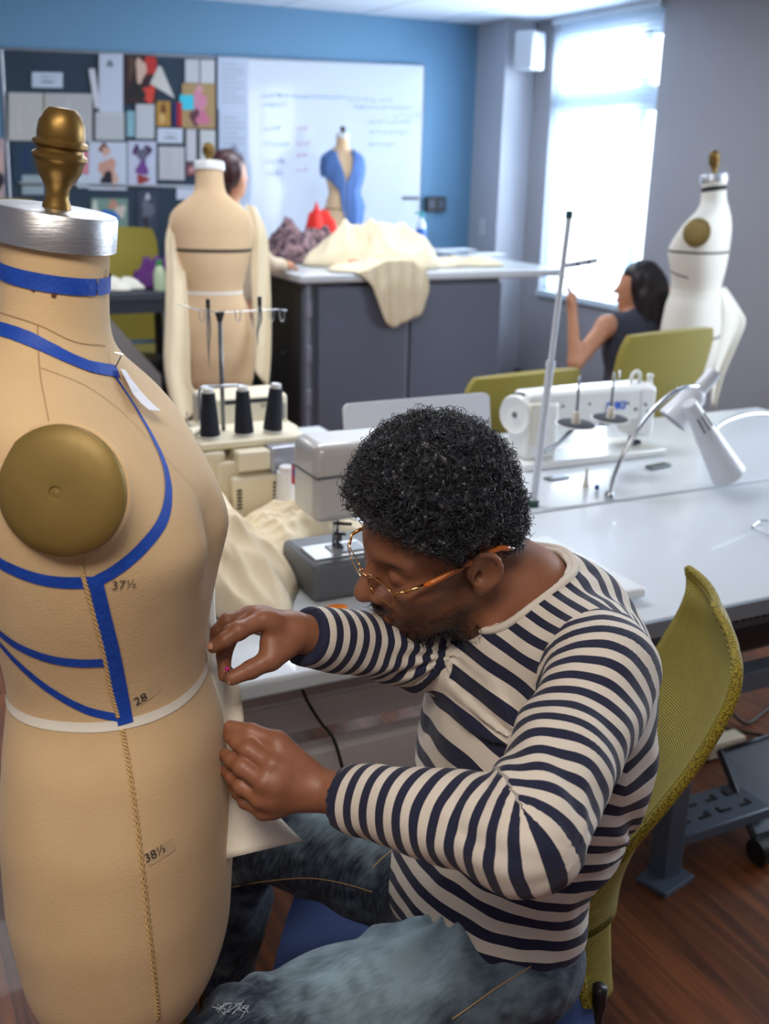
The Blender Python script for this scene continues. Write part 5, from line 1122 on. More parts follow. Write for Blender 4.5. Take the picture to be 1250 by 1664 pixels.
# thread stand
ts = thing('thread_stand', 'tall white thread stand pole with two round cone plates', 'thread stand', (1.58, 2.22, .75))
PW = mat('pole_white', rgb(206, 212, 222), .4); tp = Yp(925, 352, 2.30); bt = Yp(866, 824, 2.225); bt = A3(bt[0], bt[1], .752); md = bt+(tp-bt)*.5
MB().cyl(bt, md, .0105, n=16).build('lower_pole', PW, ts, smooth='auto'); MB().cyl(md, tp, .0075, n=16).build('upper_pole', PW, ts, smooth='auto'); MB().cyl(md-(tp-bt)*.012, md+(tp-bt)*.012, .0125, n=16).build('collar', PW, ts, smooth='auto')
MB().cyl(tp-A3(0, 0, .004), tp+A3(0, 0, .014), .009, n=14).build('pole_cap', mat('teal_dark', rgb(28, 76, 88), .5), ts, smooth='auto'); MB().cyl(bt, bt+A3(0, 0, .014), .016, n=16).build('foot_ring', mat('green_dark', rgb(20, 62, 56), .5), ts, smooth='auto')
a_ = Yp(918, 432, 2.29); b3 = Yp(970, 423, 2.29); MB().box((a_+b3)/2, (b3[0]-a_[0], .012, .012), roty(-.12)).build('guide_arm', PW, ts, bevel=.002); 
for u in (.35, .7): q = a_+(b3-a_)*u-A3(0, .007, 0); MB().cyl(q, q-A3(0, .003, 0), .004, n=10).build('guide_hole', DARKM, ts)
dz = [Yp(936, 690, 2.33), Yp(992, 681, 2.40)]; pc = bt+(tp-bt)*.185
MB().tube(spline([pc, (dz[0]+pc)/2-A3(0, 0, .015), dz[0]-A3(0, 0, .012), dz[1]-A3(0, 0, .012)], 12), .006, 8).build('plate_arm', STEEL, ts, smooth=True)
for i, q in enumerate(dz):
    MB().lathe([(0, -.008), (.03, -.007), (.056, -.001), (.057, .001), (.052, .002), (0, -.001)], q, (0.02, -.06, 1), 36).build('cone_plate', IVW, ts, smooth='auto')
    MB().lathe([(.012, .0025), (.052, .0032), (.050, .0045), (.012, .004)], q, (0.02, -.06, 1), 36).build('foam_disc', mat('foam_dark', rgb(62, 64, 72), .95), ts, smooth='auto')
    MB().lathe([(0, 0), (.013, .002), (.012, .02), (.009, .036), (.006, .037), (0, .037)], q, n=18).build('cone_holder', mat('ivory_plastic', rgb(220, 212, 198), .5), ts, smooth='auto')
    MB().cyl(q+A3(0, 0, .01), q+A3(0, 0, .135), .0042, n=10).build('spindle', STEEL, ts, smooth=True)
# lamps
def lamp(label, base, path, hs, he, hr, shade, group='gooseneck lamps'):
    r = thing('gooseneck_lamp', label, 'lamp', base, group); MB().tube(spline(path, 44), .0062, 10).build('gooseneck', CHROME, r, smooth=True)
    ax = nrm(he-hs); L_ = np.linalg.norm(he-hs); sh = MB().lathe([(x, y*L_) for x, y in shade], hs, ax, 36).build('lamp_shade', mat('lamp_grey_white', rgb(206, 208, 214), .35, coat=.2), r, smooth='auto'); return r, sh, ax, L_
yl = 2.2
b0 = Zp(990, 810, .752); P_ = [b0, Yp(998, 775, yl), Yp(1018, 730, yl), Yp(1050, 680, yl), Yp(1085, 645, yl), Yp(1112, 630, yl), Yp(1136, 628, yl+.01)]
r, sh, ax, L_ = lamp('gooseneck lamp with its chrome neck rising beside the thread stand plates, shade tilted left', b0, P_, Yp(1163, 604, yl+.02), Yp(1093, 684, yl+.05), .04, [(0, 0), (.019, 0), (.021, .05), (.021, .36), (.026, .40), (.034, .46), (.046, .98), (.047, 1), (.043, 1), (.03, .5), (0, .45)])
MB().lathe([(0, 0), (.014, 0), (.014, .012), (.009, .02), (0, .02)], b0, n=18).build('clamp', CHROME, r, smooth='auto'); q = Yp(1163, 604, yl+.02); MB().cyl(q+ax*.001, q-ax*.002, .008, n=12).build('switch', GREYP, r, smooth='auto')
b1 = A3(2.75, 2.35, .752)
P_ = [b1, b1+A3(.01, -.03, .10), Yp(1330, 700, yl+.06), Yp(1275, 678, yl+.04), Yp(1225, 673, yl+.02), Yp(1180, 685, yl-.02), Yp(1152, 706, yl-.05)]
r, sh, ax, L_ = lamp('gooseneck lamp with a vented cone shade pointing down at the table', b1, P_, Yp(1120, 655, yl-.06), Yp(1183, 770, yl-.07), .05, [(0, 0), (.019, .0), (.021, .05), (.030, .40), (.034, .46), (.034, .50), (.0475, .97), (.049, 1), (.045, 1), (.03, .52), (0, .50)])
hs = Yp(1120, 655, yl-.06)
sdv = nrm(np.cross(ax, A3(0, 1, 0))); cv = nrm(np.cross(sdv, ax)); cv = -cv if cv[1] > 0 else cv
for k in (-1, 0, 1):
    a0 = .55*k; dv = cv*cos(a0)+sdv*sin(a0); q0, q1 = hs+ax*L_*.16+dv*.0245, hs+ax*L_*.34+dv*.0292; MB().tube([q0, q1], .0022, 6).build('vent_slot', BLACK, sh)
MB().lathe([(0, 0), (.014, 0), (.014, .012), (0, .02)], b1, n=18).build('clamp', CHROME, r, smooth='auto')
# small things on the far table
q = Zp(952, 790, .752); o = MB().lathe([(0, 0), (.010, 0), (.006, .02), (.004, .052), (0, .053)], q, n=18).build('knee_pin', mat('ivory_plastic', rgb(220, 212, 198), .5), smooth='auto'); setp(o, 'small ivory cone-shaped pin standing on the far table', 'pin')
o = MB().box(Zp(1070, 757, .756), (.085, .03, .008), rotz(.12)).build('slide_plate', STEEL, bevel=.002); setp(o, 'flat grey metal plate lying on the far table under the lamp', 'plate')
o = MB().box(Zp(905, 776, .754), (.075, .03, .004), rotz(.05)).build('slide_plate', STEEL, bevel=.001); setp(o, 'thin metal plate set in the table below the cone plates', 'plate')
q = Zp(970, 795, .752); o = MB().cyl(q, q+A3(0, 0, .012), .006, n=12).build('oil_cap', mat('blue_cap', rgb(30, 60, 130), .5), smooth='auto'); setp(o, 'tiny dark blue cap beside the gooseneck lamp foot', 'cap')
o = MB().tube(spline([Zp(1222, 856, .755), Zp(1240, 846, .758), Zp(1275, 856, .755), Zp(1275, 880, .755), Zp(1222, 858, .755)], 30), .0022, 6).build('wire_loop', CHROME, smooth=True); setp(o, 'bent steel wire loop lying at the right edge of the near table', 'wire')
# ------------------------------------------------------------------ muslin pinned to the near form
T = near['T']; G = []
rowsM = [(.10, .004, .012, 0), (.04, .006, .02, 0), (-.02, .010, .045, .01), (-.07, .016, .06, .015), (-.12, .02, .072, .02), (-.17, .02, .095, .02), (-.205, .02, .125, .025)]
pixM = [(344, 948, 349, 952), (341, 1000, 351, 1006), (338, 1060, 362, 1064), (345, 1100, 384, 1096), (358, 1150, 396, 1160), (364, 1210, 402, 1222), (368, 1290, 425, 1290), (370, 1345, 462, 1335), (372, 1398, 492, 1366)]
for i, (a, b, c, d) in enumerate(pixM):
    row = []
    for j in range(9):
        u = j/8; row.append(W(a-14+(c-a+14)*u, b+(d-b)*u, 1.236+.016*i/8+.045*u+.008*sin(u*7+i)))
    G.append(row)
G = np.array(G); G2 = np.stack([spline(G[:, j], 34) for j in range(9)], 1)
o = MB().grid(G2, thick=.0008).build('muslin_cloth', MUSLINW, smooth=True); setp(o, 'white muslin panel pinned down the front of the near form, held by both hands', 'fabric')
pp = Wp(372, 1090, 1.226); r = thing('dressmaker_pin', 'dressmaker pin with a magenta head between finger and thumb', 'pin', pp)
MB().ell(Wp(369, 1087, 1.214), (.0028, .0028, .0028), n=8).build('pin_head', mat('magenta', rgb(190, 20, 130), .35), r, smooth=True); MB().tube([Wp(369, 1087, 1.214), Wp(373, 1112, 1.214)], .0005, 5).build('shaft', CHROME, r)
# ------------------------------------------------------------------ background forms
m_ = Zp(345, 640, .8); MX, MY = 1.348, 4.225; hd_mid = YAW*-1+pi/2+radians(8)
mid = dress_form('tan dress form turned away, muslin hanging from both shoulders, centre left', (MX, MY), hd_mid, 1.10, 1.0, LINEN2, WHITEP, BRASS, plates=False, fin_h=.72)
mid['root']['group'] = None; del mid['root']['group']
ring_strip(mid, lambda a: .165, .012, BLACKT, 'chest_tape'); ring_strip(mid, lambda a: 0, .012, WTAPE, 'waist_tape')
# muslin hanging from the shoulders (left and right panels)
def hang(form, label, pix, d0, name='muslin_drape', m=MUSLIN, dd=.04, nn=9, fold=.012):
    G = []
    for i, (a, b, c, d) in enumerate(pix):
        G.append([W(a+(c-a)*u, b+(d-b)*u, d0+dd*u+fold*sin(u*8+i*.6)) for u in np.linspace(0, 1, nn)])
    G = np.array(G); G2 = np.stack([spline(G[:, j], 30) for j in range(nn)], 1); o = MB().grid(G2, thick=.002).build(name, m, smooth=True); return setp(o, label, 'fabric')
hang(mid, 'cream muslin hanging down the left side of the turned-away form', [(282, 346, 292, 352), (270, 385, 294, 400), (270, 440, 302, 450), (268, 520, 308, 545), (266, 590, 310, 620), (276, 650, 322, 640), (290, 692, 326, 665)], 4.16)
hang(mid, 'cream muslin hanging down the right side of the turned-away form', [(400, 332, 416, 336), (408, 375, 434, 380), (408, 440, 438, 440), (410, 500, 440, 500), (412, 570, 440, 570), (412, 600, 436, 632)], 4.30)
wh = dress_form('white dress form with dark style lines by the right wall', (3.42, 3.70), radians(118), 1.10, 1.0, WHITEF, ALU, BRASS)
del_g = wh['root']
ring_strip(wh, lambda a: .172, .009, BLACKT, 'bust_tape'); ring_strip(wh, lambda a: .0, .02, WTAPE, 'waist_tape'); ring_strip(wh, lambda a: -.20, .009, BLACKT, 'hip_tape')
ring_strip(wh, lambda a: .10-.07*(a/pi), .007, BLACKT, 'diagonal_tape', a0=-.6, a1=1.6, n=40)
ring_strip(wh, lambda a: .43, .02, BLACKT, 'neck_tape')
hang(wh, 'white muslin hanging off the back of the white form', [(1150, 470, 1180, 466), (1150, 500, 1205, 505), (1150, 530, 1212, 525), (1152, 570, 1196, 565), (1154, 610, 1176, 612), (1156, 660, 1162, 664)], 4.85, m=MUSLINW, fold=.02)
# ------------------------------------------------------------------ cutting counter
CT = 1.04; cfl = Zp(488, 448, CT); cx0, cy0 = cfl[0], cfl[1]; cy1 = WY-.08; cx1 = Zp(860, 428, CT)[0]
ctn = thing('cutting_counter', 'large grey cutting counter with a white top in front of the whiteboard', 'counter', ((cx0+cx1)/2, (cy0+cy1)/2, 0))
MB().box(((cx0+cx1)/2, (cy0+cy1)/2, CT-.02), (cx1-cx0, cy1-cy0, .045)).build('countertop', WHITEL, ctn, bevel=.01, smooth='auto')
bx0, bx1, by0 = cx0+.05, Yp(812, 500, cy0+.06)[0], cy0+.05
MB().box(((bx0+bx1)/2, (by0+cy1)/2, (CT-.04)/2), (bx1-bx0, cy1-by0-.05, CT-.045)).build('cabinet_body', GREYP, ctn, bevel=.003, smooth='auto')
px3 = Yp(660, 550, by0)[0]
PNL = mat('panel_slate', rgb(100, 106, 124), .5)
MB().box(((bx0+.06+px3)/2, by0-.008, .50), (px3-bx0-.08, .016, .94)).build('front_panel', PNL, ctn, bevel=.003); MB().box(((px3+bx1)/2+.005, by0-.008, .50), (bx1-px3-.03, .016, .94)).build('front_panel', PNL, ctn, bevel=.003)
PNL2 = mat('panel_stile', rgb(130, 134, 150), .5)
MB().box((px3-.002, by0-.006, .50), (.014, .014, .96)).build('stile', PNL2, ctn); MB().box((bx0+.012, by0-.006, .50), (.026, .016, .98)).build('stile', PNL2, ctn)
for z in (.86, .62, .38, .14): MB().box((bx0+.012, by0-.018, z), (.034, .012, .09)).build('hinge', mat('hinge_grey', rgb(150, 152, 172), .4, .3), ctn, bevel=.003)
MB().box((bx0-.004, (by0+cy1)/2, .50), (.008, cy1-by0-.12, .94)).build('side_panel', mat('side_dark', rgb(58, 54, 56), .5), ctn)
for z in (.80, .58, .34): MB().cyl((bx0-.012, by0+.28, z), (bx0-.03, by0+.28, z), .012, n=12).build('knob', STEEL, ctn, smooth='auto')
tz = CT+.004
# half-scale form on the counter with a blue drape
hp = Zp(553, 392, CT); hy = min(hp[1], 6.95); hp = Yp(556, 392, hy); hp = A3(hp[0], hy, CT+.003)
hs_ = .50
half = dress_form('small half-scale dress form draped in blue on the cutting counter', (hp[0], hp[1]), -YAW-pi/2+radians(15), CT+.37, 1.22*hs_*1.28, LINEN2, WHITEP, mat('dark_knob', rgb(60, 54, 50), .5), plates=False, foot=CT+.003, name='dress_form', fin_h=.6)
ring_strip(half, lambda a: -.13, .007, BLACKT, 'hip_tape'); ring_strip(half, lambda a: .12, .006, BLACKT, 'rib_tape')
# blue drape: closed shell around the upper torso, open in a V at the front, longer on its left
G = []; sc_ = half['sc']
for i in range(34):
    v = i/33; row = []
    for j in range(41):
        op = .42*max(0, 1-v/.42)+.02; a = op+(2*pi-2*op)*j/40; aa = a if a < pi else a-2*pi
        end = np.interp(aa, [-pi, -2.2, -1.2, -.35, .1, .7, 1.3, 2.2, pi], [.10, .12, .13, .02, -.34, -.30, -.12, .05, .10]); top = .352-.02*cos(aa)
        zz = top+(end-top)*v; p = form_pt(a, max(min(zz, .36), -.40)); k = 1.06+.06*sin(8*a+5*v)*min(1, v*3)+.10*v; g = .012+.01*sin(13*a+3*v)*v
        if v < .25: q_ = form_pt(a, .33-.10*v*4*.5); 
        row.append(half['T'](A3(p[0]*k+g*cos(a), p[1]*k+g*sin(a), zz+.012)))
    G.append(row)
o = MB().grid(np.array(G), thick=.003).build('blue_drape', mat('chambray_blue', rgb(84, 118, 178), .85, bump=(200, .2)), smooth=True); setp(o, 'blue chambray cloth draped round the shoulders of the half-scale form', 'fabric')
# muslin over the counter edge
def over(G):
    ye = cy0+.0; z = G[..., 2].copy(); y = G[..., 1].copy(); ov = np.maximum(0, ye-y); G[..., 2] = z-ov*1.0; G[..., 1] = np.where(ov > 0, ye-.015-.02*np.abs(np.sin(G[..., 0]*40))*np.clip(ov*8, 0, 1), y); return G
q = Zp(555, 420, CT); cloth_heap('heap of cream muslin on the cutting counter, around the half-scale form', q[0], cy0+.42, CT+.004, .36, .34, .24, 12, MUSLIN, n=80)
q = Zp(610, 440, CT); cloth_heap('cream muslin length spilling over the front edge of the counter', q[0]+.02, cy0+.10, CT+.006, .24, .36, .07, 31, MUSLIN, n=80, pull=over, rot=.2)
q = Zp(660, 412, CT); cloth_heap('thin cream muslin end lying at the right on the counter', q[0]-.1, cy0+.35, CT+.004, .28, .16, .05, 41, MUSLIN)
q = Yp(490, 400, cy0+.8); cloth_heap('black and red patterned cloth bundle beside the muslin heap', q[0], cy0+.8, CT+.004, .26, .2, .26, 21, mat('pattern_dark', rgb(52, 36, 48), .85, noise=(26, rgb(150, 120, 124), .12)), name='patterned_cloth')
q = Yp(520, 345, cy0+.95); o = cloth_heap('bright red cloth lying over the patterned bundle', q[0], cy0+.95, CT+.10, .12, .10, .24, 23, REDF, name='red_cloth', rot=.6)
q = Zp(470, 408, CT); o = MB().box((q[0]-.13, cy0+.16, CT+.03), (.10, .09, .055), rotz(.3)).build('tissue_box', REDF, bevel=.006); setp(o, 'small red box at the left front corner of the counter', 'box'); o.name = 'red_box'
# bottle
q = Yp(684, 388, WY-.55); q = A3(q[0], WY-.55, CT+.004); bt_ = thing('spray_bottle', 'clear bottle with blue liquid and teal cap standing on the counter', 'bottle', q)
CLR = mat('clear_plastic', rgb(206, 220, 236), .2, coat=.3)
MB().lathe([(0, 0), (.034, 0), (.036, .02), (.036, .10), (.035, .13), (.03, .17), (.016, .20), (.012, .215), (0, .216)], q, n=24).build('bottle_body', CLR, bt_, smooth='auto'); MB().lathe([(.0368, .045), (.0372, .05), (.0372, .13), (.0366, .135)], q, n=24).build('blue_band', mat('blue_liquid', rgb(28, 96, 186), .3), bt_, smooth=True); MB().lathe([(0, .21), (.014, .21), (.014, .235), (0, .237)], q, n=18).box(q+A3(-.02, 0, .24), (.06, .018, .014)).build('spray_cap', mat('teal_cap', rgb(30, 150, 150), .4), bt_)
for k, (a, b, s_) in enumerate(((735, 406, .16), (790, 413, .12))): p = Zp(a, b, CT+.004); o = MB().quadbox([p+A3(-s_, -.10, 0), p+A3(s_, -.08, 0), p+A3(s_, .1, 0), p+A3(-s_, .08, 0)], (0, 0, .003)).build('pattern_paper', PAPER); setp(o, ['pattern paper sheet lying on the counter near the bottle', 'pattern paper sheet at the right end of the counter'][k], 'paper')
for k, (a, b, c, d) in enumerate(((765, 420, 815, 416), (720, 413, 750, 418))): p, q = Zp(a, b, CT+.01), Zp(c, d, CT+.01); r = thing('scissors', ['dark scissors lying at the right end of the counter', 'dark scissors lying on the paper near the middle of the counter'][k], 'scissors', p, 'scissors on the counter'); MB().tube([p, (p+q)/2, q], [.004, .006, .002], 6).build('blade', STEEL, r); MB().tube(spline([p, p+A3(-.03, .02, 0), p+A3(-.06, 0, 0), p+A3(-.03, -.02, 0), p], 14), .005, 6).build('handle', BLACK, r, smooth=True)
# ------------------------------------------------------------------ left desk area behind the forms
dk = thing('desk', 'dark desk behind the turned-away form at the left', 'desk', (1.55, 5.9, 0)); dy = 5.6
da = Yp(172, 478, dy); db = Yp(275, 472, dy); dzt = da[2]; MB().box(((da[0]+db[0])/2-.15, dy+.35, dzt-.02), (db[0]-da[0]+.7, .7, .04)).build('desktop', mat('desk_slate', rgb(58, 64, 76), .5), dk, bevel=.004)
MB().box(((da[0]+db[0])/2-.15, dy+.02, dzt-.07), (db[0]-da[0]+.66, .03, .07)).build('apron', mat('desk_dark', rgb(40, 46, 60), .5), dk)
for x in (da[0]-.4, db[0]+.1):
    for y in (dy+.06, dy+.62): MB().box((x, y, (dzt-.04)/2), (.04, .04, dzt-.04)).build('leg', BLACK, dk)
q = Yp(250, 432, dy+.25); bag = cloth_heap('purple soft bag lying on the dark desk', q[0], dy+.25, dzt+.003, .13, .11, .17, 8, mat('purple_cloth', rgb(92, 38, 112), .8), name='soft_bag', cat='bag')
q = Yp(196, 458, dy+.15); cloth_heap('crumpled white cloth on the left of the dark desk', q[0], dy+.15, dzt+.003, .11, .08, .06, 14, MUSLINW, name='white_cloth')
q = Yp(262, 470, dy+.06); q = A3(q[0], dy+.08, dzt+.002); gb = thing('drink_bottle', 'pale green bottle with a green cap standing on the dark desk', 'bottle', q); MB().lathe([(0, 0), (.03, 0), (.032, .02), (.032, .09), (.02, .12), (.012, .13), (0, .131)], q).build('bottle_body', mat('pale_green', rgb(196, 214, 178), .4), bt_ if False else gb, smooth='auto'); MB().lathe([(0, .128), (.015, .128), (.015, .155), (0, .156)], q).build('cap', mat('green_cap', rgb(60, 160, 70), .4), gb, smooth='auto')
# olive chairs
c1 = Zp(1022, 600, .9); simple_chair('olive upholstered chair the woman by the window leans on', (c1[0]+.10, c1[1]+.25), radians(100), .50, 1.05, .50)
a, b = Yp(920, 555, 3.10), Yp(1130, 545, 3.10)
c2 = Zp(838, 640, .85); simple_chair('olive upholstered chair behind the white laptop', (c2[0]+.02, c2[1]+.3), radians(96), .50, .93, .5)
q = Yp(235, 400, 6.45); simple_chair('olive upholstered chair at the dark desk on the left', (q[0], 6.62), radians(-80), .5, Yp(225, 376, 6.45)[2], .5)
q = Yp(152, 325, 6.3); simple_chair('olive chair barely showing just right of the brass finial', (q[0]-.25, 6.75), radians(-60), .5, q[2]-.02, .5)
# grey panel leaning beside the desk
c4 = [Yp(172, 510, 4.9), Yp(262, 610, 4.75), A3(Yp(262, 650, 4.75)[0], 4.75, .0), A3(Yp(150, 690, 4.9)[0], 4.9, 0)]
o = MB(); n5 = len(c4); o.add(c4+[p+A3(0, .02, 0) for p in c4], [tuple(range(n5-1, -1, -1)), tuple(range(n5, 2*n5))]+[(i, (i+1) % n5, n5+(i+1) % n5, n5+i) for i in range(n5)]); o = o.build('folding_screen', mat('panel_grey', rgb(150, 150, 152), .8)); setp(o, 'grey angular cloth-covered screen standing low behind the near form', 'screen')
# dark rolling stool frame under the desk
q = Yp(236, 640, 5.75); q = A3(q[0], 5.9, 0); st_ = thing('rolling_stool', 'black rolling stool under the dark desk', 'stool', q)
MB().cyl(q+A3(0, 0, .1), q+A3(0, 0, .5), .02).build('post', BLACK, st_, smooth=True); MB().lathe([(0, 0), (.16, 0), (.17, .02), (.16, .05), (0, .055)], q+A3(0, 0, .5)).build('seat', BLACK, st_, smooth='auto')
for k in range(5):
    a = 2*pi*k/5+.3; d = A3(cos(a), sin(a), 0); lg = MB().tube([q+A3(0, 0, .12), q+A3(0, 0, .07)+d*.25], [.02, .012], 8).build('base_arm', DARKM, st_, smooth=True); n_ = np.cross(d, A3(0, 0, 1)); MB().cyl(q+A3(0, 0, .03)+d*.25-n_*.02, q+A3(0, 0, .03)+d*.25+n_*.02, .029, n=14).build('caster', BLACK, lg, smooth='auto')
# ------------------------------------------------------------------ people in the background
SKIN2 = skin_mat('skin_tan', rgb(206, 150, 118), rgb(190, 132, 102)); DHAIR = mat('hair_dark_brown', rgb(36, 26, 34), .45, noise=(50, rgb(24, 16, 22), .3, (1, 1, .2))); RHAIR = mat('hair_dark_red', rgb(70, 26, 32), .4, noise=(60, rgb(40, 14, 20), .3, (1, 1, .2)))
def sdf_obj(fn, lo, hi, h, name, m, parent, rel=1):
    v, f = surfnet(fn, lo, hi, h); v = relax(v, f, rel, .4); return MB().add(v, f.tolist()).build(name, m, parent, smooth=True)
def head_generic(P, C_, B):
    Q = (P-C_)@B; d = sd_ell(Q, (-.01, 0, .03), (.095, .076, .092)); d = smin(d, sd_ell(Q, (.03, 0, -.035), (.055, .052, .068)), .035); d = smin(d, sd_ell(Q, (.060, 0, -.085), (.022, .024, .02)), .02)
    d = smin(d, sd_cap(Q, (.085, 0, .015), (.105, 0, -.018), .007, .011), .010); d = smin(d, sd_ell(Q, (.083, 0, -.052), (.015, .022, .012)), .008)
    for s_ in (-1, 1): d = smax(d, -sd_ell(Q, (.095, s_*.032, .005), (.016, .018, .011)), .012); d = smin(d, sd_ell(Q, (.07, s_*.032, .004), (.0145, .0145, .0125)), .004); d = smin(d, sd_ell(Q, (-.01, s_*.078, -.005), (.016, .008, .028)), .006)
    return d
# woman by the window
HC = W(1036, 472, 4.95); wf = nrm(-R0*.96+nrm(A3(Fw[0], Fw[1], 0))*.28); wu = nrm(A3(0, 0, 1)-wf*.05); wl = np.cross(wu, wf); WB_ = np.stack([wf, wl, wu], 1)
fl = nrm(A3(Fw[0], Fw[1], 0)); rt = R0
sh1 = W(985, 530, 4.90); sh2 = W(1078, 528, 5.05); ln_ = (sh1+sh2)/2
el1 = W(935, 590, 4.86); ha1 = W(930, 500, 4.84); el2 = W(1118, 520, 5.1); ha2 = W(1080, 468, 5.02)
wo = thing('person', 'woman with long dark hair and a sleeveless dark top seated by the window', 'person', (ln_[0], ln_[1], 0))
hipw = A3(ln_[0]+.05, ln_[1], .56)
def fingers(d, P, w_, dirn, up, s_=1.0, k=.004):
    sd = nrm(np.cross(dirn, up))
    d = smin(d, sd_cap(P, w_, w_+dirn*.045, .022, .026), .01)
    for i in range(4):
        b = w_+dirn*.06+sd*(.024-.016*i); L_ = (.04, .045, .042, .032)[i]; m_ = b+dirn*L_*.55+up*.008; e = b+dirn*L_*.8+up*(.03); d = smin(d, sd_cap(P, b, m_, .0085, .008), k); d = smin(d, sd_cap(P, m_, e, .008, .0065), k)
    b = w_+dirn*.02+sd*.028; d = smin(d, sd_cap(P, b, b+dirn*.03+sd*.012+up*.02, .010, .008), k); return d
def wbody(P):
    d = head_generic(P, HC, WB_); d = smin(d, sd_cap(P, HC-wu*.08-wf*.02, ln_+A3(0, 0, .03), .046, .05), .03)
    for s_, e_, h_ in ((sh1, el1, ha1), (sh2, el2, ha2)):
        d = smin(d, sd_cap(P, ln_, s_, .06, .050), .03); d = smin(d, sd_cap(P, s_, e_, .044, .036), .02); d = smin(d, sd_cap(P, e_, h_, .034, .022), .015); d = fingers(d, P, h_, nrm(h_-e_), nrm(wf if s_ is sh1 else -rt))
    d = smin(d, sd_ell(P, (ln_*.6+hipw*.4)+A3(0, 0, 0), (.12, .10, .2)), .05); d = smin(d, sd_ell(P, hipw, (.17, .13, .12)), .05)
    for s_ in (-.09, .09): k_ = hipw-rt*.42+fl*s_+A3(0, 0, -.03); d = smin(d, sd_cap(P, hipw+fl*s_, k_, .08, .055), .03); d = smin(d, sd_cap(P, k_, A3(k_[0], k_[1], .08), .05, .035), .02); d = smin(d, sd_cap(P, A3(k_[0], k_[1], .05), A3(k_[0], k_[1], .04)-rt*.12, .04, .03), .02)
    return d
sdf_obj(wbody, ln_-A3(.75, .65, 1.1), ln_+A3(.45, .55, .42), .011, 'body', SKIN2, wo)
def wtop(P):
    d = sd_ell(P, ln_*.75+hipw*.25+A3(0, 0, -.005), (.17, .125, .20)); d = smin(d, sd_ell(P, hipw+A3(0, 0, .05), (.18, .15, .16)), .06); d = smin(d, sd_cap(P, ln_+(sh1-ln_)*.72+A3(0, 0, .0), ln_+(sh2-ln_)*.72, .056, .056), .04)
    return smax(d, -sd_cap(P, ln_+A3(0, 0, .15)+wf*.06, ln_+A3(0, 0, .04)+wf*.07, .08, .06), .01)
sdf_obj(wtop, ln_-A3(.4, .4, .65), ln_+A3(.4, .4, .15), .012, 'sleeveless_top', mat('top_charcoal', rgb(58, 62, 78), .85), wo)
def whair(P):
    Q = (P-HC)@WB_; n = vnoise(P@np.array([[1, 0, 0], [0, 1, 0], [0, 0, .3]]), 45, 3)
    d = sd_ell(Q, (-.022, 0, .045), (.098, .092, .095)); d = smin(d, sd_cap(Q, (-.07, 0, .0), (-.10, .0, -.22), .072, .066), .05); d = smin(d, sd_cap(Q, (-.035, .065, -.02), (-.06, .075, -.27), .036, .045), .03); d = smin(d, sd_cap(Q, (-.05, -.04, -.05), (-.08, -.05, -.24), .045, .035), .03)
    d = d-.007*n; face = np.maximum(np.maximum(.030-Q[:, 0], Q[:, 2]-.065-.0*Q[:, 0]), np.abs(Q[:, 1])-.085); return smax(d, -face, .012)
sdf_obj(whair, HC-A3(.26, .26, .36), HC+A3(.26, .26, .2), .008, 'hair', DHAIR, wo)
p = ha1+nrm(ha1-el1)*.09; o = MB().tube([p-wf*.02, p+wf*.03+A3(0, 0, .05)], .005, 8).build('pen', mat('pen_dark_blue', rgb(40, 60, 80), .4)); setp(o, 'short dark pen held up in the hand of the woman by the window', 'pen')
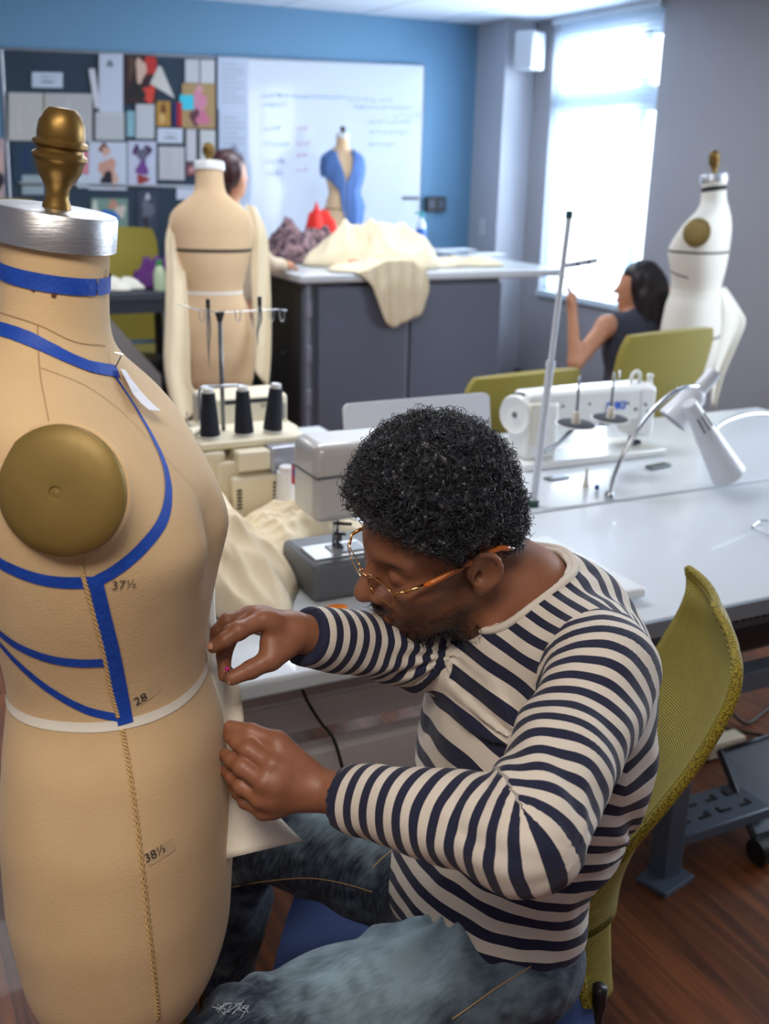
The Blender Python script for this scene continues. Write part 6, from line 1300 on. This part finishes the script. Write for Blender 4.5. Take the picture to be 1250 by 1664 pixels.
# person behind the middle form
HC2 = W(374, 287, 5.55); pf = nrm(R0*.80+fl*.6); pu = A3(0, 0, 1.0); pl = np.cross(pu, pf); PB = np.stack([pf, pl, pu], 1)
bc = HC2-A3(0, 0, .22)-pf*.02; p2 = thing('person', 'dark red haired person in a pale top standing behind the turned-away form', 'person', (bc[0], bc[1], 0)); hnd = Zp(447, 404, CT+.03); hnd = A3(cx0+.06, cy0+.25, CT+.03)
s2a = bc+(-pl)*.15-A3(0, 0, .03); s2b = bc+pl*.15-A3(0, 0, .03); e2a = (s2a+hnd)/2-A3(0, 0, .09); e2b = s2b-A3(0, 0, .28); 
def pbody(P):
    d = head_generic(P, HC2, PB); d = smin(d, sd_cap(P, HC2-pu*.08, bc, .048, .055), .03); d = smin(d, sd_cap(P, s2a, s2b, .05, .05), .03)
    d = smin(d, sd_cap(P, s2a, e2a, .04, .034), .02); d = smin(d, sd_cap(P, e2a, hnd-nrm(hnd-e2a)*.08, .033, .022), .015); d = fingers(d, P, hnd-nrm(hnd-e2a)*.07, nrm(hnd-e2a), A3(0, 0, -1)); d = smin(d, sd_cap(P, s2b, e2b, .04, .034), .02); d = smin(d, sd_cap(P, e2b, e2b+pf*.2, .033, .022), .015); d = fingers(d, P, e2b+pf*.21, pf, A3(0, 0, 1))
    d = smin(d, sd_ell(P, bc-A3(0, 0, .25), (.14, .12, .24)), .05); d = smin(d, sd_ell(P, bc-A3(0, 0, .52), (.16, .14, .14)), .05)
    for s_ in (-.09, .09): h_ = bc-A3(0, 0, .55)+pl*s_; d = smin(d, sd_cap(P, h_, A3(h_[0], h_[1], .5), .085, .06), .03); d = smin(d, sd_cap(P, A3(h_[0], h_[1], .5), A3(h_[0], h_[1], .06), .055, .035), .02); d = smin(d, sd_cap(P, A3(h_[0], h_[1], .045), A3(h_[0], h_[1], .04)+pf*.14, .04, .03), .02)
    return d
sdf_obj(pbody, np.minimum(bc-A3(.4, .4, 1.45), hnd-.15), np.maximum(bc+A3(.45, .45, .45), hnd+.15), .013, 'body', SKIN2, p2)
def ptop(P):
    d = sd_ell(P, bc-A3(0, 0, .25), (.165, .14, .25)); d = smin(d, sd_cap(P, s2a, s2b, .065, .065), .04); d = smin(d, sd_cap(P, s2a, e2a, .052, .045), .02); d = smin(d, sd_cap(P, e2a, e2a+(hnd-e2a)*.5, .044, .038), .015); d = smin(d, sd_cap(P, s2b, e2b, .052, .045), .02); return smax(d, -sd_cap(P, bc+A3(0, 0, .02), bc+A3(0, 0, .2), .06, .07), .01)
sdf_obj(ptop, np.minimum(bc-A3(.4, .4, .6), hnd-.1), np.maximum(bc+A3(.4, .4, .15), hnd+.1), .013, 'pale_top', mat('top_beige', rgb(214, 196, 172), .85), p2)
def ptrs(P):
    d = sd_ell(P, bc-A3(0, 0, .55), (.175, .15, .14))
    for s_ in (-.09, .09): h_ = bc-A3(0, 0, .55)+pl*s_; d = smin(d, sd_cap(P, h_, A3(h_[0], h_[1], .10), .095, .055), .03)
    return d
sdf_obj(ptrs, A3(bc[0]-.35, bc[1]-.35, .03), A3(bc[0]+.35, bc[1]+.35, bc[2]-.38), .014, 'trousers', mat('trousers_dark', rgb(40, 42, 52), .85), p2)
def phair(P):
    Q = (P-HC2)@PB; n = vnoise(P@np.array([[1, 0, 0], [0, 1, 0], [0, 0, .3]]), 50, 3); d = sd_ell(Q, (-.02, 0, .040), (.105, .095, .098)); d = smin(d, sd_cap(Q, (-.05, 0, -.03), (-.055, 0, -.06), .072, .06), .04)-.005*n
    face = np.maximum(np.maximum(.035-Q[:, 0], Q[:, 2]-.062), np.abs(Q[:, 1])-.085); return smax(d, -face, .012)
sdf_obj(phair, HC2-.22, HC2+.22, .008, 'hair', RHAIR, p2)
